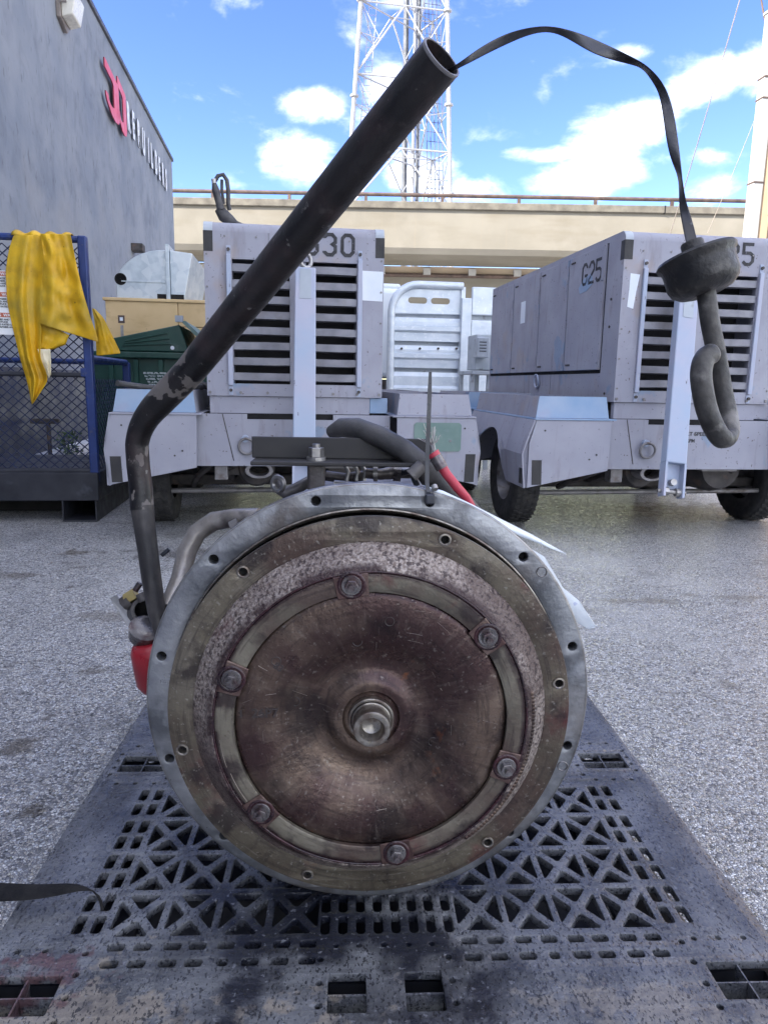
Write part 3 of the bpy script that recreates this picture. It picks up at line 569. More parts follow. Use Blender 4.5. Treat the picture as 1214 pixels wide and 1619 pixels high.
def wire(name, a, b, da, db, r, m, label, sag=.0):
    p = CAM+ray(*a)*(da/FPX); q = CAM+ray(*b)*(db/FPX)
    pts = [p.lerp(q, t/12)-Vector((0, 0, sag*4*(t/12)*(1-t/12))) for t in range(13)]
    o = MB().tube(pts, r, 6).build(name, m); return tag(o, label, 'wire')
wire('guy_wire', (1186, -60), (1058, 372), 9, 13, .008, M['rope'], 'pale guy wire slanting down left of the white pole, the thicker of the pair', .05)
wire('guy_wire', (1200, 170), (1118, 368), 11.5, 13, .005, M['rope'], 'fine pale guy wire nearest the white pole', .03)
wire('overhead_wire', (1192, -60), (1209, 36), 12, 10.35, .014, M['rail'], 'dark wire coming down onto the top of the white pole')

# ================================================================== BACKGROUND EQUIPMENT
# aluminium truck body
xf = yfr(1.25, 8.6)
tr = thing('truck_body', xf, 'pale aluminium ribbed truck body standing between the two generator carts', 'truck body')
A = lambda a, b, y=0: xf.py(a, b, y)
xl = A(618, 500).x; xr = A(742, 480).x; xe = A(860, 480).x; zt = A(700, 452).z; xm = A(730, 480).x
ribs = [(495, 502), (530, 540), (573, 582)]
# curved corner frame
fr_ = MB(); r_ = .32; arc = [(xl+r_-r_*math.cos(t*math.pi/16), zt-r_+r_*math.sin(t*math.pi/16)) for t in range(9)]
path = [(xl, .3)]+arc+[(xm, zt)]
fr_.tube([(x, -.03, z) for x, z in path], .045, 8); fr_.build('corner_frame', M['alu'], tr, smooth=50)
slots = [(A(645, 468).x, A(675, 480).x), (A(681, 468).x, A(711, 480).x)]
zz = [zt-.01]+[A(680, y).z for y in (496, 540, 582)]+[.25]
zs0 = A(660, 470).z; zs1 = A(660, 480).z
def rrect(x0, x1, z0, z1, n=6):
    r = (z1-z0)/2; c = [(x0+r, (z0+z1)/2, math.pi/2), (x1-r, (z0+z1)/2, -math.pi/2)]
    o_ = []
    for cx, cz, a0 in c: o_ += [(cx+r*math.cos(a0+math.pi*k/n), cz+r*math.sin(a0+math.pi*k/n)) for k in range(n+1)]
    return o_
top = [(xl+.02, zz[1]), (xm-.02, zz[1]), (xm-.02, zt-.02), (xl+r_, zt-.02)]+[(x+.02, z-.02) for x, z in reversed(arc[:-1])]
plate('top_panel', [top]+[rrect(a, b, zs1, zs0) for a, b in slots], .02, M['alu'], tr, lambda u, v, w: (u, w, v))
for i in range(1, 4):
    z1, z0 = zz[i], zz[i+1]
    h = min(z1-z0, .5)
    MB().prism([(xl+.03, -.0, z1-.05), (xl+.03, -.03, z1-.10), (xl+.03, -.03, z1-h*.42), (xl+.03, -.055, z1-h*.48), (xl+.03, -.055, z1-h*.62), (xl+.03, -.02, z1-h*.70), (xl+.03, -.02, z0), (xl+.03, .04, z0), (xl+.03, .04, z1-.05)], (xm-xl-.05, 0, 0)).build('ribbed_panel', M['alu'], tr, fix=True)
    MB().box((xm+.12, -.02, z0), (xe, .04, z1-.06)).build('side_panel', M['alu'], tr, bevel=.01)
    MB().box((xl+.03, .05, z1-.07), (xe, .06, z1+.02)).build('dark_gap', M['greyequip'], tr)
MB().box((xm+.12, -.02, zz[1]), (xe, .04, zt)).build('side_top_panel', M['alu'], tr, bevel=.01)
MB().box((xm-.02, -.09, .25), (xm+.10, .05, zt-.14)).build('corner_post', M['alu'], tr, bevel=.008)
MB().box((xm-.02, -.04, zt-.14), (xm+.03, .05, zt-.01)).build('post_top', M['alu'], tr)
bt = MB()
for i in range(4): q = A(635+29*i, 551, -.06); bt.cyl((q.x, -.03, q.z), (q.x, -.062, q.z), .014, 8)
bt.build('bolt', M['under'], tr)
# white body left of it
wf_ = yfr(.85, 9.2); A2 = lambda a, b, y=0: wf_.py(a, b, y)
wb = thing('white_truck_cab', wf_, 'white truck body showing as a narrow strip beside the ribbed aluminium one', 'truck')
x0 = A2(590, 500).x; x1 = A2(640, 500).x; zt2 = A2(615, 447).z
MB().box((x0, .0, A2(620, 598).z), (x1, 1.4, zt2-.06)).build('body', M['whitebody'], wb, bevel=.07, seg=4, smooth=40)
MB().box((x0+.02, .05, zt2-.07), (x1-.05, 1.3, zt2)).build('roof', M['whitebody'], wb, bevel=.03)
MB().box((x0, .02, .25), (x1, 1.3, A2(620, 600).z)).build('skirt', M['under'], wb)
for yy in (.3, 1.1): MB().lathe([(.001, 0), (.27, 0), (.3, .03), (.3, .2), (.27, .23), (.001, .23)], (x0+.1, yy, .3), (1, 0, 0), 20).build('wheel', M['rubber'], wb)
for o_, xx in ((tr, xl+.5), (tr, xe-.4)):
    MB().lathe([(.001, 0), (.27, 0), (.3, .03), (.3, .2), (.27, .23), (.001, .23)], (xx-.1, .25, .3), (1, 0, 0), 20).build('wheel', M['rubber'], o_)
# utility box on a stand
uf = yfr(1.9, 7.2); A3 = lambda a, b, y=0: uf.py(a, b, y)
ub = thing('equipment_box', uf, 'small grey vented metal box on a steel stand beside the right generator cart', 'equipment box')
p0 = A3(752, 534); p1 = A3(769, 566); p2 = A3(782, 585)
MB().box((p0.x, -.08, p1.z), (p1.x, .1, p0.z)).build('vented_cover', M['greyequip'], ub, bevel=.008)
for i in range(4): zq = p1.z+(p0.z-p1.z)*(.3+.15*i); MB().box((p0.x+.02, -.083, zq), (p1.x-.03, -.079, zq+.008)).build('vent_slot', M['dark'], ub)
p3 = A3(757, 527)
MB().box((p3.x, .1, p2.z), (p3.x+.5, .45, p3.z)).build('cabinet', M['greyequip'], ub, bevel=.01)
MB().box((A3(742, 590).x, -.1, A3(742, 592).z), (A3(742, 590).x+.55, .5, A3(742, 586).z)).build('stand_top', M['greyequip'], ub, bevel=.005)
for xx in (A3(745, 600).x, A3(771, 600).x):
    for yy in (-.05, .42): MB().box((xx-.02, yy, 0), (xx+.02, yy+.04, A3(742, 592).z)).build('stand_leg', M['greyequip'], ub)

# yellow crate, duct, bin
cf = yfr(-1.2, 7.2); A4 = lambda a, b, y=0: cf.py(a, b, y)
cr = thing('plywood_crate', cf, 'big yellow plywood crate behind the green bin, carrying the metal blower', 'crate')
cx0, cz1 = A4(167, 468).x, A4(167, 470).z; cx1 = cx0+1.15; xsp = A4(282, 500).x
MB().box((cx0+.03, .02, 0), (cx1-.03, .9, cz1-.03)).build('core', M['ply'], cr)
MB().box((cx0, -.015, .1), (xsp, .02, cz1-.03)).build('panel', M['ply'], cr, bevel=.004)
MB().box((xsp+.006, -.015, cz1-.25), (cx1, .02, cz1-.03)).build('panel', M['ply'], cr, bevel=.004)
MB().box((xsp+.006, -.015, .1), (cx1, .02, cz1-.256)).build('panel', M['ply'], cr, bevel=.004)
MB().box((cx0-.02, -.03, cz1-.03), (cx1+.01, .92, cz1)).build('lid', M['ply'], cr, bevel=.006)
q = A4(193, 504); MB().box((q.x-.03, -.018, q.z-.04), (q.x+.03, -.0155, q.z+.03)).build('latch_plate', M['rail'], cr)
MB().box((q.x-.014, -.021, q.z-.02), (q.x+.014, -.0185, q.z+.012)).build('latch_hole', M['white'], cr)
MB().box((q.x-.012, -.018, q.z-.17), (q.x+.015, -.0155, q.z-.06)).build('worn_tag', M['steel'], cr)
df = Fr(cf.w((0, 0, cz1)), YAW); A5 = lambda a, b, y=0: df.py(a, b, y)
du = thing('blower_housing', df, 'curved galvanised blower housing sitting on the yellow crate', 'blower')
d0 = A5(183, 465).x; d1 = A5(263, 400).x; ht = A5(240, 393).z; w2 = A5(303, 393).x
P = [(d0, 0), (d1, 0), (d1, ht-.005)]
cxx, rr_ = d0+(ht*.78), ht
for t in range(10):
    a = math.pi/2+t*math.pi/18*1.0; P.append((cxx+.10*(1-t/9)+(cxx-d0)*math.cos(a), .36*ht+ht*.64*math.sin(a)))
MB().prism([(x, .05, z) for x, z in P], (0, .55, 0)).build('scroll_casing', M['galv'], du, fix=True, bevel=.006, smooth=40)
MB().box((d1-.012, .02, -.0), (d1+.022, .62, ht+.05)).build('seam_flange', M['galv'], du, bevel=.003)
MB().box((d0+.05, .042, ht*.34), (d1-.02, .049, ht*.34+.008)).build('seam_strip', M['galv'], du)
e0, e1 = A5(283, 393).x, A5(314, 400).x
MB().add([(d1+.025, .05, .02), (A5(290, 462).x, .05, .0), (w2, .05, ht-.02), (d1+.025, .05, ht), (d1+.025, .6, .02), (e1-.05, .6, .0), (e1+.02, .6, ht-.12), (d1+.025, .6, ht), ],
         [(0, 1, 2, 3), (1, 5, 6, 2), (4, 7, 6, 5), (3, 2, 6, 7), (0, 4, 5, 1), (0, 3, 7, 4)]).build('outlet_duct', M['galv'], du, fix=True, bevel=.006)
q = A5(191, 441, .045); MB().lathe([(.001, 0), (.055, 0), (.055, -.004), (.045, -.006), (.045, .0), (.001, .0)], (q.x, .048, q.z), (0, 1, 0), 24).build('shaft_hole', M['dark'], du)
MB().box((d1-.10, .03, 0), (d1-.02, .3, .05)).build('foot', M['dark'], du)
MB().box((A5(268, 462).x, .03, 0), (A5(290, 462).x, .3, .05)).build('foot', M['dark'], du)
# green bin
gf = yfr(-1.0, 6.2); A6 = lambda a, b, y=0: gf.py(a, b, y)
bn = thing('waste_bin', gf, 'dark green waste skip with its sloping lid, left of the G30 cart', 'skip')
g0, g1 = A6(150, 600).x, A6(345, 600).x; gz = A6(200, 556).z
MB().box((g0, 0, .12), (g1, 1.0, gz)).build('body', M['bin'], bn, bevel=.01)
for i in range(5): x = g0+.12+i*(g1-g0-.2)/4; MB().box((x, -.035, .15), (x+.04, 0, gz-.06)).build('body_rib', M['bin'], bn, bevel=.006)
MB().box((g0-.02, -.05, gz-.05), (g1+.02, 0, gz)).build('rim', M['bin'], bn, bevel=.008)
l0 = A6(170, 552); l1 = A6(300, 556); l2 = A6(285, 514); l3 = A6(180, 535)
MB().prism([(l0.x, -.04, gz+.005), (l1.x, -.04, gz+.005), (l2.x, -.04, l2.z), (l3.x, -.04, l3.z)], (0, .9, 0)).build('lid', M['bin'], bn, bevel=.008, fix=True)
for k in range(3):
    a = l0.lerp(l3, .25+.2*k); b = l1.lerp(l2, .25+.2*k); MB().tube([(a.x+.12, -.045, a.z+.01), (b.x-.12, -.045, b.z+.005)], .006, 6).build('lid_crease', M['bin'], bn)
ra = A6(287, 508); rb = A6(335, 555)
MB().prism([(ra.x, -.06, ra.z), (ra.x+.04, -.06, ra.z), (rb.x+.04, -.06, rb.z), (rb.x, -.06, rb.z)], (0, .9, 0)).build('lid_edge', M['greenplate'], bn, fix=True)
MB().box((ra.x-.04, -.07, ra.z-.01), (ra.x+.02, -.02, ra.z+.04)).build('hinge', M['greyequip'], bn)
q = A6(273, 550, -.045); MB().lathe([(.001, 0), (.016, 0), (.016, .006)], (q.x, -.05, q.z), (0, 1, 0), 14).build('rivet', M['white'], bn)
q0 = A6(227, 588, -.037); q1 = A6(275, 612, -.037)
for k in range(5):
    z = q0.z-(q0.z-q1.z)*k/5; MB().box((q0.x+.01*k, -.039, z-.016), (q1.x, -.0365, z)).build('worn_lettering', M['binwhite'], bn)

# ================================================================== BLUE CAGE
kf = yfr(-1.14, 4.5); A7 = lambda a, b, y=0: kf.py(a, b, y)
kg = thing('lift_cage', kf, 'tall blue steel work cage with expanded mesh sides and fork pockets', 'cage')
KW, KD, KZ, KB = -1.25, 1.0, A7(150, 377).z, .13
zb = A7(80, 745).z; zm = A7(80, 592).z
KL = .98
post = lambda x, y, n='post': MB().box((x-.025, y-.025, KB+.1), (x+.025, y+.025, KZ+.01 if y < .5 else KL)).build(n, M['cageblue'], kg, bevel=.008)
for x, y in ((-.025, .0), (KW, 0), (-.025, KD), (KW, KD)): post(x, y)
for a, b in (((KW, 0), (-.025, 0)), ((KW, KD), (-.025, KD)), ((-.025, 0), (-.025, KD)), ((KW, 0), (KW, KD))):
    for z, n in ((KZ-.01, 'top_rail'), (zm, 'mid_rail'), (zb, 'lower_rail')):
        if a[1]+b[1] > 0:
            if n != 'top_rail': continue
            z = KL
        ax_ = (a[0] != b[0]); e = .026
        MB().tube([(a[0]+(e if ax_ else 0), a[1]+(0 if ax_ else e), z), (b[0]-(e if ax_ else 0), b[1]-(0 if ax_ else e), z)], .02 if n != 'mid_rail' else .014, 10).build(n, M['cageblue'] if n == 'top_rail' else M['cagebase'], kg)
for x in (-.05, ): MB().box((x-.02, -.02, zm-.01), (x+.01, -.028, zm+.04)).build('latch', M['cageblue'], kg, bevel=.003)
MB().box((KW-.02, -.05, KB), (.0, KD+.05, KB+.17)).build('base', M['cagebase'], kg, bevel=.006)
pkt = MB()
for c in (-.125, KW+.42):
    pkt.box((c-.09, -.05, .002), (c+.11, KD+.05, .012)); pkt.box((c-.09, -.05, .012), (c-.082, KD+.05, KB)); pkt.box((c+.102, -.05, .012), (c+.11, KD+.05, KB)); 
pkt.build('fork_pocket', M['cagebase'], kg)
MB().box((KW+.1, .3, .01), (-.25, .7, KB)).build('floor_beam', M['dark'], kg)
def mesh_panel(p, u, W_, z0, z1, name='wire_mesh'):
    """expanded metal: zigzag strands that meet their neighbours"""
    cw, ch = .030, .054; mb = MB(); nx = int(W_/cw); nz_ = int((z1-z0)/(ch/2)); p = Vector(p); u = Vector(u); nrm = Vector((-u.y, u.x, 0))
    for i in range(nx):
        for j in range(nz_):
            xa = (i+(.0 if (i+j) % 2 else 1))*cw; xb = (i+(1 if (i+j) % 2 else 0))*cw
            a = p+u*xa+Vector((0, 0, z0+j*ch/2)); b = p+u*xb+Vector((0, 0, z0+(j+1)*ch/2)); t = (b-a).normalized().cross(nrm)*.0030; w = nrm*.0018
            mb.add([a-t-w, a+t-w, a+t+w, a-t+w, b-t-w, b+t-w, b+t+w, b-t+w], [(0, 1, 5, 4), (1, 2, 6, 5), (2, 3, 7, 6), (3, 0, 4, 7)])
    return mb.build(name, M['meshblue'], kg, kind='stuff')
mesh_panel((KW, .012, 0), (1, 0, 0), -KW-.03, KB+.16, KZ-.02)
mesh_panel((-.03, .03, 0), (0, 1, 0), KD-.05, KB+.16, zm)
# warning sign on it
q0 = A7(-40, 426, -.02); q1 = A7(44, 530, -.02)
ws = thing('warning_sign', Fr(kf.w((q0.x, -.022, 0)), YAW), 'white warning board wired to the cage beside the yellow jacket', 'sign')
wd = q1.x-q0.x; MB().box((0, 0, q1.z), (wd, .003, q0.z)).build('board', M['letter'], ws)
for k in range(3):
    z = q0.z-.006-k*(q0.z-q1.z)*.32
    MB().box((.01, -.0025, z-.024), (wd-.01, -.0005, z)).build('red_header', M['signred'], ws)
    text('header_text', 'WARNING  WARNING', .022, M['letter'], ws, (.02, -.0035, z-.020), (1, 0, 0), (0, 0, 1), .0005, .0006)
    for j in range(4):
        zz_ = z-.036-j*.014; text('print_line', ['DO NOT EXCEED RATED LOAD', 'WEAR SAFETY HARNESS AND', 'KEEP GATE CLOSED AND', 'SECURE TO LIFT TRUCK'][(j+k) % 4], .0135, M['ink'], ws, (.015, -.0015, zz_-.006), (1, 0, 0), (0, 0, 1), .0004, .0005)
# weed by the wall
wq = YARD.pz(88, 728, .0)
wd_ = MB(); rnd = random.Random(3)
for i in range(140):
    a = rnd.random()*6.28; r = rnd.random()**.6*.14; h = rnd.random()*.28+.03; c = Vector((r*math.cos(a), r*math.sin(a), h)); u = Vector((rnd.uniform(-1, 1), rnd.uniform(-1, 1), rnd.uniform(-.4, .8))).normalized()*.028; v = u.orthogonal().normalized()*.012
    wd_.add([c-u, c+v, c+u, c-v], [(0, 1, 2, 3)])
for i in range(9): a = i*.7; wd_.tube([(0, 0, 0), (.05*math.cos(a), .05*math.sin(a), .15), (.1*math.cos(a), .1*math.sin(a), .28)], .003, 4)
wo = wd_.build('weed', M['leaf']); wo.location = YARD.w((-2.28, wq.y, .0)); tag(wo, 'small green weed growing at the kerb behind the cage mesh', 'plant')
tp = thing('wall_tap', Fr(YARD.w((-2.30, 7.3, 0)), YAW), 'small pipe and tap standing by the dark wall, seen through the cage', 'tap')
MB().tube([(0, 0, .0), (0, 0, .45)], .02, 8).build('riser', M['under'], tp); MB().box((-.16, -.03, .42), (.10, .03, .47)).build('tap_head', M['under'], tp, bevel=.01)

# ================================================================== YELLOW JACKET
jf = Fr(kf.w((0, 0, 0)), YAW)
def cloth(mb, left, right, y0, n=26, m=16, folds=(), amp=.012, seed=0, yy=None):
    def samp(pl, t):
        Ls = [0]
        for i in range(len(pl)-1): Ls.append(Ls[-1]+math.dist(pl[i], pl[i+1]))
        d = t*Ls[-1]
        for i in range(len(pl)-1):
            if d <= Ls[i+1] or i == len(pl)-2:
                f = (d-Ls[i])/max(1e-6, Ls[i+1]-Ls[i]); return (pl[i][0]+(pl[i+1][0]-pl[i][0])*f, pl[i][1]+(pl[i+1][1]-pl[i][1])*f)
    rows = []
    for i in range(n+1):
        t = i/n; a = samp(left, t); b = samp(right, t); row = []
        for k in range(m+1):
            s = k/m; px = a[0]+(b[0]-a[0])*s; py = a[1]+(b[1]-a[1])*s
            off = sum(A_*math.sin(w_*s*6.283+ph+t*tw_) for A_, w_, ph, tw_ in folds)*min(1, .35+t*1.2)+noise.noise(Vector((s*5, t*6, seed)))*amp
            off *= 1
            base = y0 if yy is None else yy(s, t)
            row.append(jf.py(px, py, base+off))
        rows.append(row)
    mb.grid(rows)
jk = thing('yellow_jacket', jf, 'dirty yellow oilskin jacket hung over the top rail of the blue cage', 'jacket')
F_ = [(.024, 1.6, .3, .6), (.009, 3.6, 1, 1.2)]
mb = MB(); cloth(mb, [(22, 371), (14, 395), (9, 430), (12, 480), (22, 525), (33, 570), (44, 605), (51, 640)], [(72, 371), (70, 420), (66, 480), (66, 530), (64, 565), (74, 590), (78, 600), (53, 638)], -.055, folds=F_, seed=1)
mb.build('hanging_sleeve', M['yellow'], jk, smooth=60, solid=.004, sub=1)
mb = MB(); cloth(mb, [(64, 369), (69, 400), (67, 450), (65, 490), (63, 512)], [(112, 370), (121, 415), (133, 465), (145, 505), (158, 542)], -.095, folds=[(.020, 1.3, 2.1, .9), (.007, 3.1, 0, 1.6)], amp=.03, seed=4)
o = mb.build('front_flap', M['yellow'], jk, smooth=60, solid=.004, sub=1)
mb = MB(); cloth(mb, [(64, 505), (62, 530), (58, 552)], [(110, 530), (104, 545), (82, 553)], -.06, n=10, m=10, folds=[(.01, 2, 0, 2)], seed=7); mb.build('inner_fold', M['yellow'], jk, smooth=60, solid=.003)
mb = MB(); cloth(mb, [(60, 552), (64, 568), (78, 598)], [(80, 552), (81, 570), (81, 592)], -.075, n=10, m=8, folds=[(.008, 1.5, 0, 2)], seed=8); mb.build('lining', M['cream'], jk, smooth=60, solid=.003)
mb = MB(); cloth(mb, [(146, 487), (150, 510), (152, 540), (153, 563)], [(150, 488), (164, 502), (178, 530), (192, 559)], -.075, n=14, m=10, folds=[(.013, 1.2, 0, 1.5), (.006, 3, 1, 0)], seed=5); mb.build('far_sleeve', M['yellow'], jk, smooth=60, solid=.004, sub=1)
mb = MB(); rows = []
for j in range(9):
    t = j/8*math.pi; row = []
    for k in range(25):
        s = k/24; p = jf.py(22+s*92, 372, 0); w = .028+.008*math.sin(s*22)+.004*noise.noise(Vector((s*9, 0, 0)))
        row.append((p.x, -.012-w*1.7*math.cos(t)+.025, KZ-.012+w*math.sin(t)+.004))
    rows.append(row)
mb.grid(rows); mb.build('collar_fold', M['yellow'], jk, smooth=60, solid=.004)
mb = MB(); cloth(mb, [(30, 372), (30, 420)], [(108, 372), (112, 430)], .06, n=8, m=12, folds=[(.008, 2, 0, 0)], seed=9); mb.build('back_flap', M['yellow'], jk, smooth=60, solid=.004)

# ================================================================== GENERATOR CARTS
def ring_(mb, c, r, t, ax=(0, 1, 0), n=24):
    mb.lathe([(r+t*math.cos(k*math.pi/4), t*math.sin(k*math.pi/4)) for k in range(8)], c, ax, n, closed=True)

def cart(R, F, num, label, small):
    f = yfr(R, F); g = thing('generator_cart', f, label, 'generator cart', 'lavender generator carts')
    P = lambda nm, mb, m='lavender', **k: mb.build(nm, M[m] if isinstance(m, str) else m, g, **k)
    HZ0, HZ1, HX, DEP = .785, (1.665 if num == 30 else 1.695), .465, 2.5
    # hood: front frame round the louvre opening, rounded top, sides, doors
    ox0, ox1, oz0, oz1 = -.325, .322, .85, 1.482
    cr_ = .05
    P('hood_front', MB().box((-HX, 0, HZ0), (ox0, .04, HZ1-cr_)).box((ox1, 0, HZ0), (HX, .04, HZ1-cr_)).box((ox0, 0, HZ0), (ox1, .04, oz0)).box((ox0, 0, oz1), (ox1, .04, HZ1-cr_)))
    prof = [(0, HZ1-cr_)]+[(cr_-cr_*math.cos(t*math.pi/12), HZ1-cr_+cr_*math.sin(t*math.pi/12)) for t in range(1, 7)]+[(DEP, HZ1), (DEP, HZ1-.03), (.04, HZ1-.03), (.04, HZ1-cr_)]
    P('hood_top', MB().prism([(-HX, y, z) for y, z in prof], (2*HX, 0, 0)), fix=True, smooth=20)
    P('hood_seam', MB().box((-.14, -.002, HZ1-.22), (-.132, .03, HZ1-cr_)), 'slat')
    for s in (-1, 1):
        P('corner_panel', MB().box((s*HX, .04, HZ0), (s*(HX-.02), .2, HZ1-.03)))
        P('side_frame', MB().box((s*(HX-.005), .2, HZ0+.02), (s*(HX-.03), DEP, HZ1-.03)), 'dark')
        ed = [.215, .755, 1.28, 1.88, 2.49]
        for i in range(4):
            d = P('side_door', MB().box((s*(HX-.004), ed[i], .965), (s*(HX+.012), ed[i+1]-.018, HZ1-.035)), bevel=.004)
            for z in (1.04, 1.50): MB().box((s*(HX+.012), ed[i]+.004, z-.035), (s*(HX+.017), ed[i]+.03, z+.035)).build('hinge', M['lavender'], d, bevel=.002)
            for z in (1.0, HZ1-.07):
                for dz in (0, .025, .05): MB().cyl((s*(HX+.012), ed[i+1]-.06-dz, z), (s*(HX+.018), ed[i+1]-.06-dz, z), .006, 6).build('latch', M['under'], d)
        P('sill_panel', MB().box((s*(HX-.003), .2, HZ0), (s*(HX-.02), 1.0, .945)), bevel=.003); P('sill_panel', MB().box((s*(HX-.003), 1.006, HZ0), (s*(HX-.02), DEP, .945)), bevel=.003)
        mb = MB(); ring_(mb, (s*(HX+.01), 1.25, .90), .045, .007, (1, 0, .1), 18); P('handle_ring', mb, 'towbar', smooth=60)
        bm_ = MB()
        for z in (.83, 1.2, 1.35): bm_.cyl((s*(HX), .12, z), (s*(HX+.006), .12, z), .007, 6)
        P('panel_screw', bm_, 'under')
    P('hood_back', MB().box((-HX, DEP, HZ0), (HX, DEP+.02, HZ1)))
    # louvres, two banks of slats either side of the middle post
    P('radiator', MB().box((ox0-.02, .16, oz0-.02), (ox1+.02, .2, oz1+.02)), 'dark')
    P('louvre_liner', MB().box((ox0-.01, .042, oz0-.02), (ox0-.002, .16, oz1+.02)).box((ox1+.002, .042, oz0-.02), (ox1+.01, .16, oz1+.02)).box((ox0, .05, oz1+.002), (ox1, .16, oz1+.01)), 'slat')
    P('centre_mullion', MB().box((-.03, .012, oz0), (.055, .045, oz1)))
    rj = random.Random(num)
    n = 8; pt = (oz1-oz0)/n
    for k in range(n):
        z = oz0+pt*(k+1)-.024
        for a, b in ((ox0+.001, -.031), (.056, ox1-.001)):
            j = rj.uniform(-.0015, .0015)
            j2, j3 = rj.uniform(-.004, .004), rj.uniform(-.003, .003); mid_ = (a+b)/2; rows = []
            for x, dy, dz in ((a, j, 0), (mid_+rj.uniform(-.06, .06), j-abs(j3)*.6, j2*.6), (b, -j, j3*.5)): rows.append([(x, y+dy, z+zq+dz) for y, zq in ((.031, -.041), (0, -.036), (0, 0), (.006, .003), (.034, -.038), (.031, -.041))])
            P('louvre_slat', MB().grid(rows), 'slat', fix=True)
    for s, x in ((-1, ox0-.028), (1, ox1+.004)):
        P('guide_strip', MB().box((x, -.018, oz0-.01), (x+.024, -.002, oz1+.02)), 'towbar', bevel=.003)
        for z in (oz0-.035, oz1+.045):
            bb = MB().box((x+.001, -.005, z-.025), (x+.023, -.001, z+.02)); P('strip_foot', bb, 'towbar')
            P('bolt', MB().cyl((x+.012, -.004, z), (x+.012, -.016, z), .009, 6), 'under')
    for z in (.86, 1.02, 1.18, 1.34, 1.50):
        for x in (-.452, .452): P('rivet', MB().cyl((x, 0, z), (x, -.004, z), .0055, 8), 'rod')
    for x in (-.36, -.2, -.04, .12, .28): P('rivet', MB().cyl((x, 0, 1.592), (x, -.004, 1.592), .005, 8), 'rod')
    for x in (-.45, -.29, -.15, .2, .33, .45): P('bolt', MB().cyl((x, 0, HZ0+.018), (x, -.008, HZ0+.018), .008, 6), 'rod')
    # reflector tape, white sheet, numbers
    for s in (-1, 1):
        P('reflector_tape', MB().box((s*(HX+.0015), -.0015, HZ1-.15), (s*(HX-.046), 0, HZ1-cr_)), 'black')
        MBt = MB().box((s*(HX+.0015), 0, HZ1-.15), (s*HX, .045, HZ1-cr_)); P('reflector_tape', MBt, 'black')
        tp_ = [(y-.0015 if z < HZ1 else y, z+.0015) for y, z in prof[:7]]
        P('reflector_tape', MB().grid([[(s*HX, y, z), (s*(HX-.046), y, z)] for y, z in tp_]), 'greyequip' , solid=.001)
    gm = MB(); h = .10
    if num == 30: q = f.py(505, 402, 0); glyphs(gm, 'G30', (f.py(484, 398, 0).x, -.001, q.z), (1, 0, 0), (0, 0, 1), h, .058, .018, .036, .001)
    else: q = f.py(1196, 415, 0); glyphs(gm, 'G25', (q.x-.27, -.001, f.py(1180, 418, 0).z), (1, 0, 0), (0, 0, 1), .105, .058, .017, .034, .001)
    P('stencil_number', gm, 'ink')
    if num == 25:
        gs = MB(); q = f.px(925, 422, -HX-.013); glyphs(gs, 'G25', (-HX-.0125, .52, 1.475), (0, -1, 0), (0, 0, 1), .115, .068, .017, .03, .001); P('stencil_number', gs, 'ink')
        q = f.px(826, 490, -HX-.013); P('pale_sticker', MB().box((-HX-.0145, q.y-.06, q.z-.1), (-HX-.012, q.y+.04, q.z+.06)), 'white')
        q = f.py(1000, 455, 0); P('torn_sticker', MB().prism([(q.x-.025, 0, q.z-.10), (q.x+.01, 0, q.z-.11), (q.x+.02, 0, q.z-.02), (q.x+.035, 0, q.z+.07), (q.x-.02, 0, q.z+.075), (q.x-.02, 0, q.z)], (0, -.001, 0)), 'white', fix=True)
        q = f.px(925, 450, -HX-.013); P('primer_patch', MB().prism([(-HX-.0125, q.y+.1*a, q.z+.045*b) for a, b in ((-1, .6), (-.6, 1.2), (.3, .8), (1, -.2), (.8, -1), (-.2, -.9), (-1, -.2))], (-.001, 0, 0)), 'bluepatch', fix=True)
        q = f.px(978, 520, -HX-.013)
    else:
        a, b = f.py(573, 428, 0), f.py(605, 476, 0); P('pale_sticker', MB().prism([(a.x, 0, a.z), (b.x, 0, a.z-.002), (b.x-.002, 0, b.z-.003), (a.x+.002, 0, b.z)], (0, -.0012, 0)), 'white', fix=True)
    # lower body
    P('valance', MB().box((-.455, .012, .692), (.40, .05, .783)), bevel=.003)
    P('valance_end', MB().box((.402, .02, .70), (.50, .05, .783)), 'bluepatch' if num == 30 else 'lavender', bevel=.003)
    P('bumper_panel', MB().box((-.525, -.02, .412), (-.05, .012, .662)).box((.11, -.02, .412), (.51, .012, .662)).box((-.05, -.02, .412), (.11, .012, .662)).box((-.525, -.02, .662), (-.26, .012, .690)).box((.2, -.02, .662), (.51, .012, .690)), fix=False)
    P('belly_light_block', MB().box((-.60, .75, .27), (.60, 2.3, .42)), 'under', bevel=.02); P('skid', MB().box((-.42, .12, .345), (-.30, 1.0, .42)), 'under')  # wide low box added to stop light leaking under the cart from behind
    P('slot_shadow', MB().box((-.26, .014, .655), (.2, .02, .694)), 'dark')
    P('chassis', MB().box((-.42, .06, .42), (.42, DEP, .78)), 'under')
    P('panel_seam', MB().prism([(-.335, -.0215, .44), (-.33, -.0215, .44), (-.385, -.0215, .69), (-.39, -.0215, .69)], (0, .001, 0)), 'under')
    mb = MB(); mb.cyl((-.27, -.02, .56), (-.27, -.04, .56), .02, 10); mb2 = MB(); ring_(mb2, (-.262, -.042, .52), .042, .0075, (.15, 1, .1), 22)
    P('ring_bracket', mb, 'towbar'); P('tie_down_ring', mb2, 'rod', smooth=60)
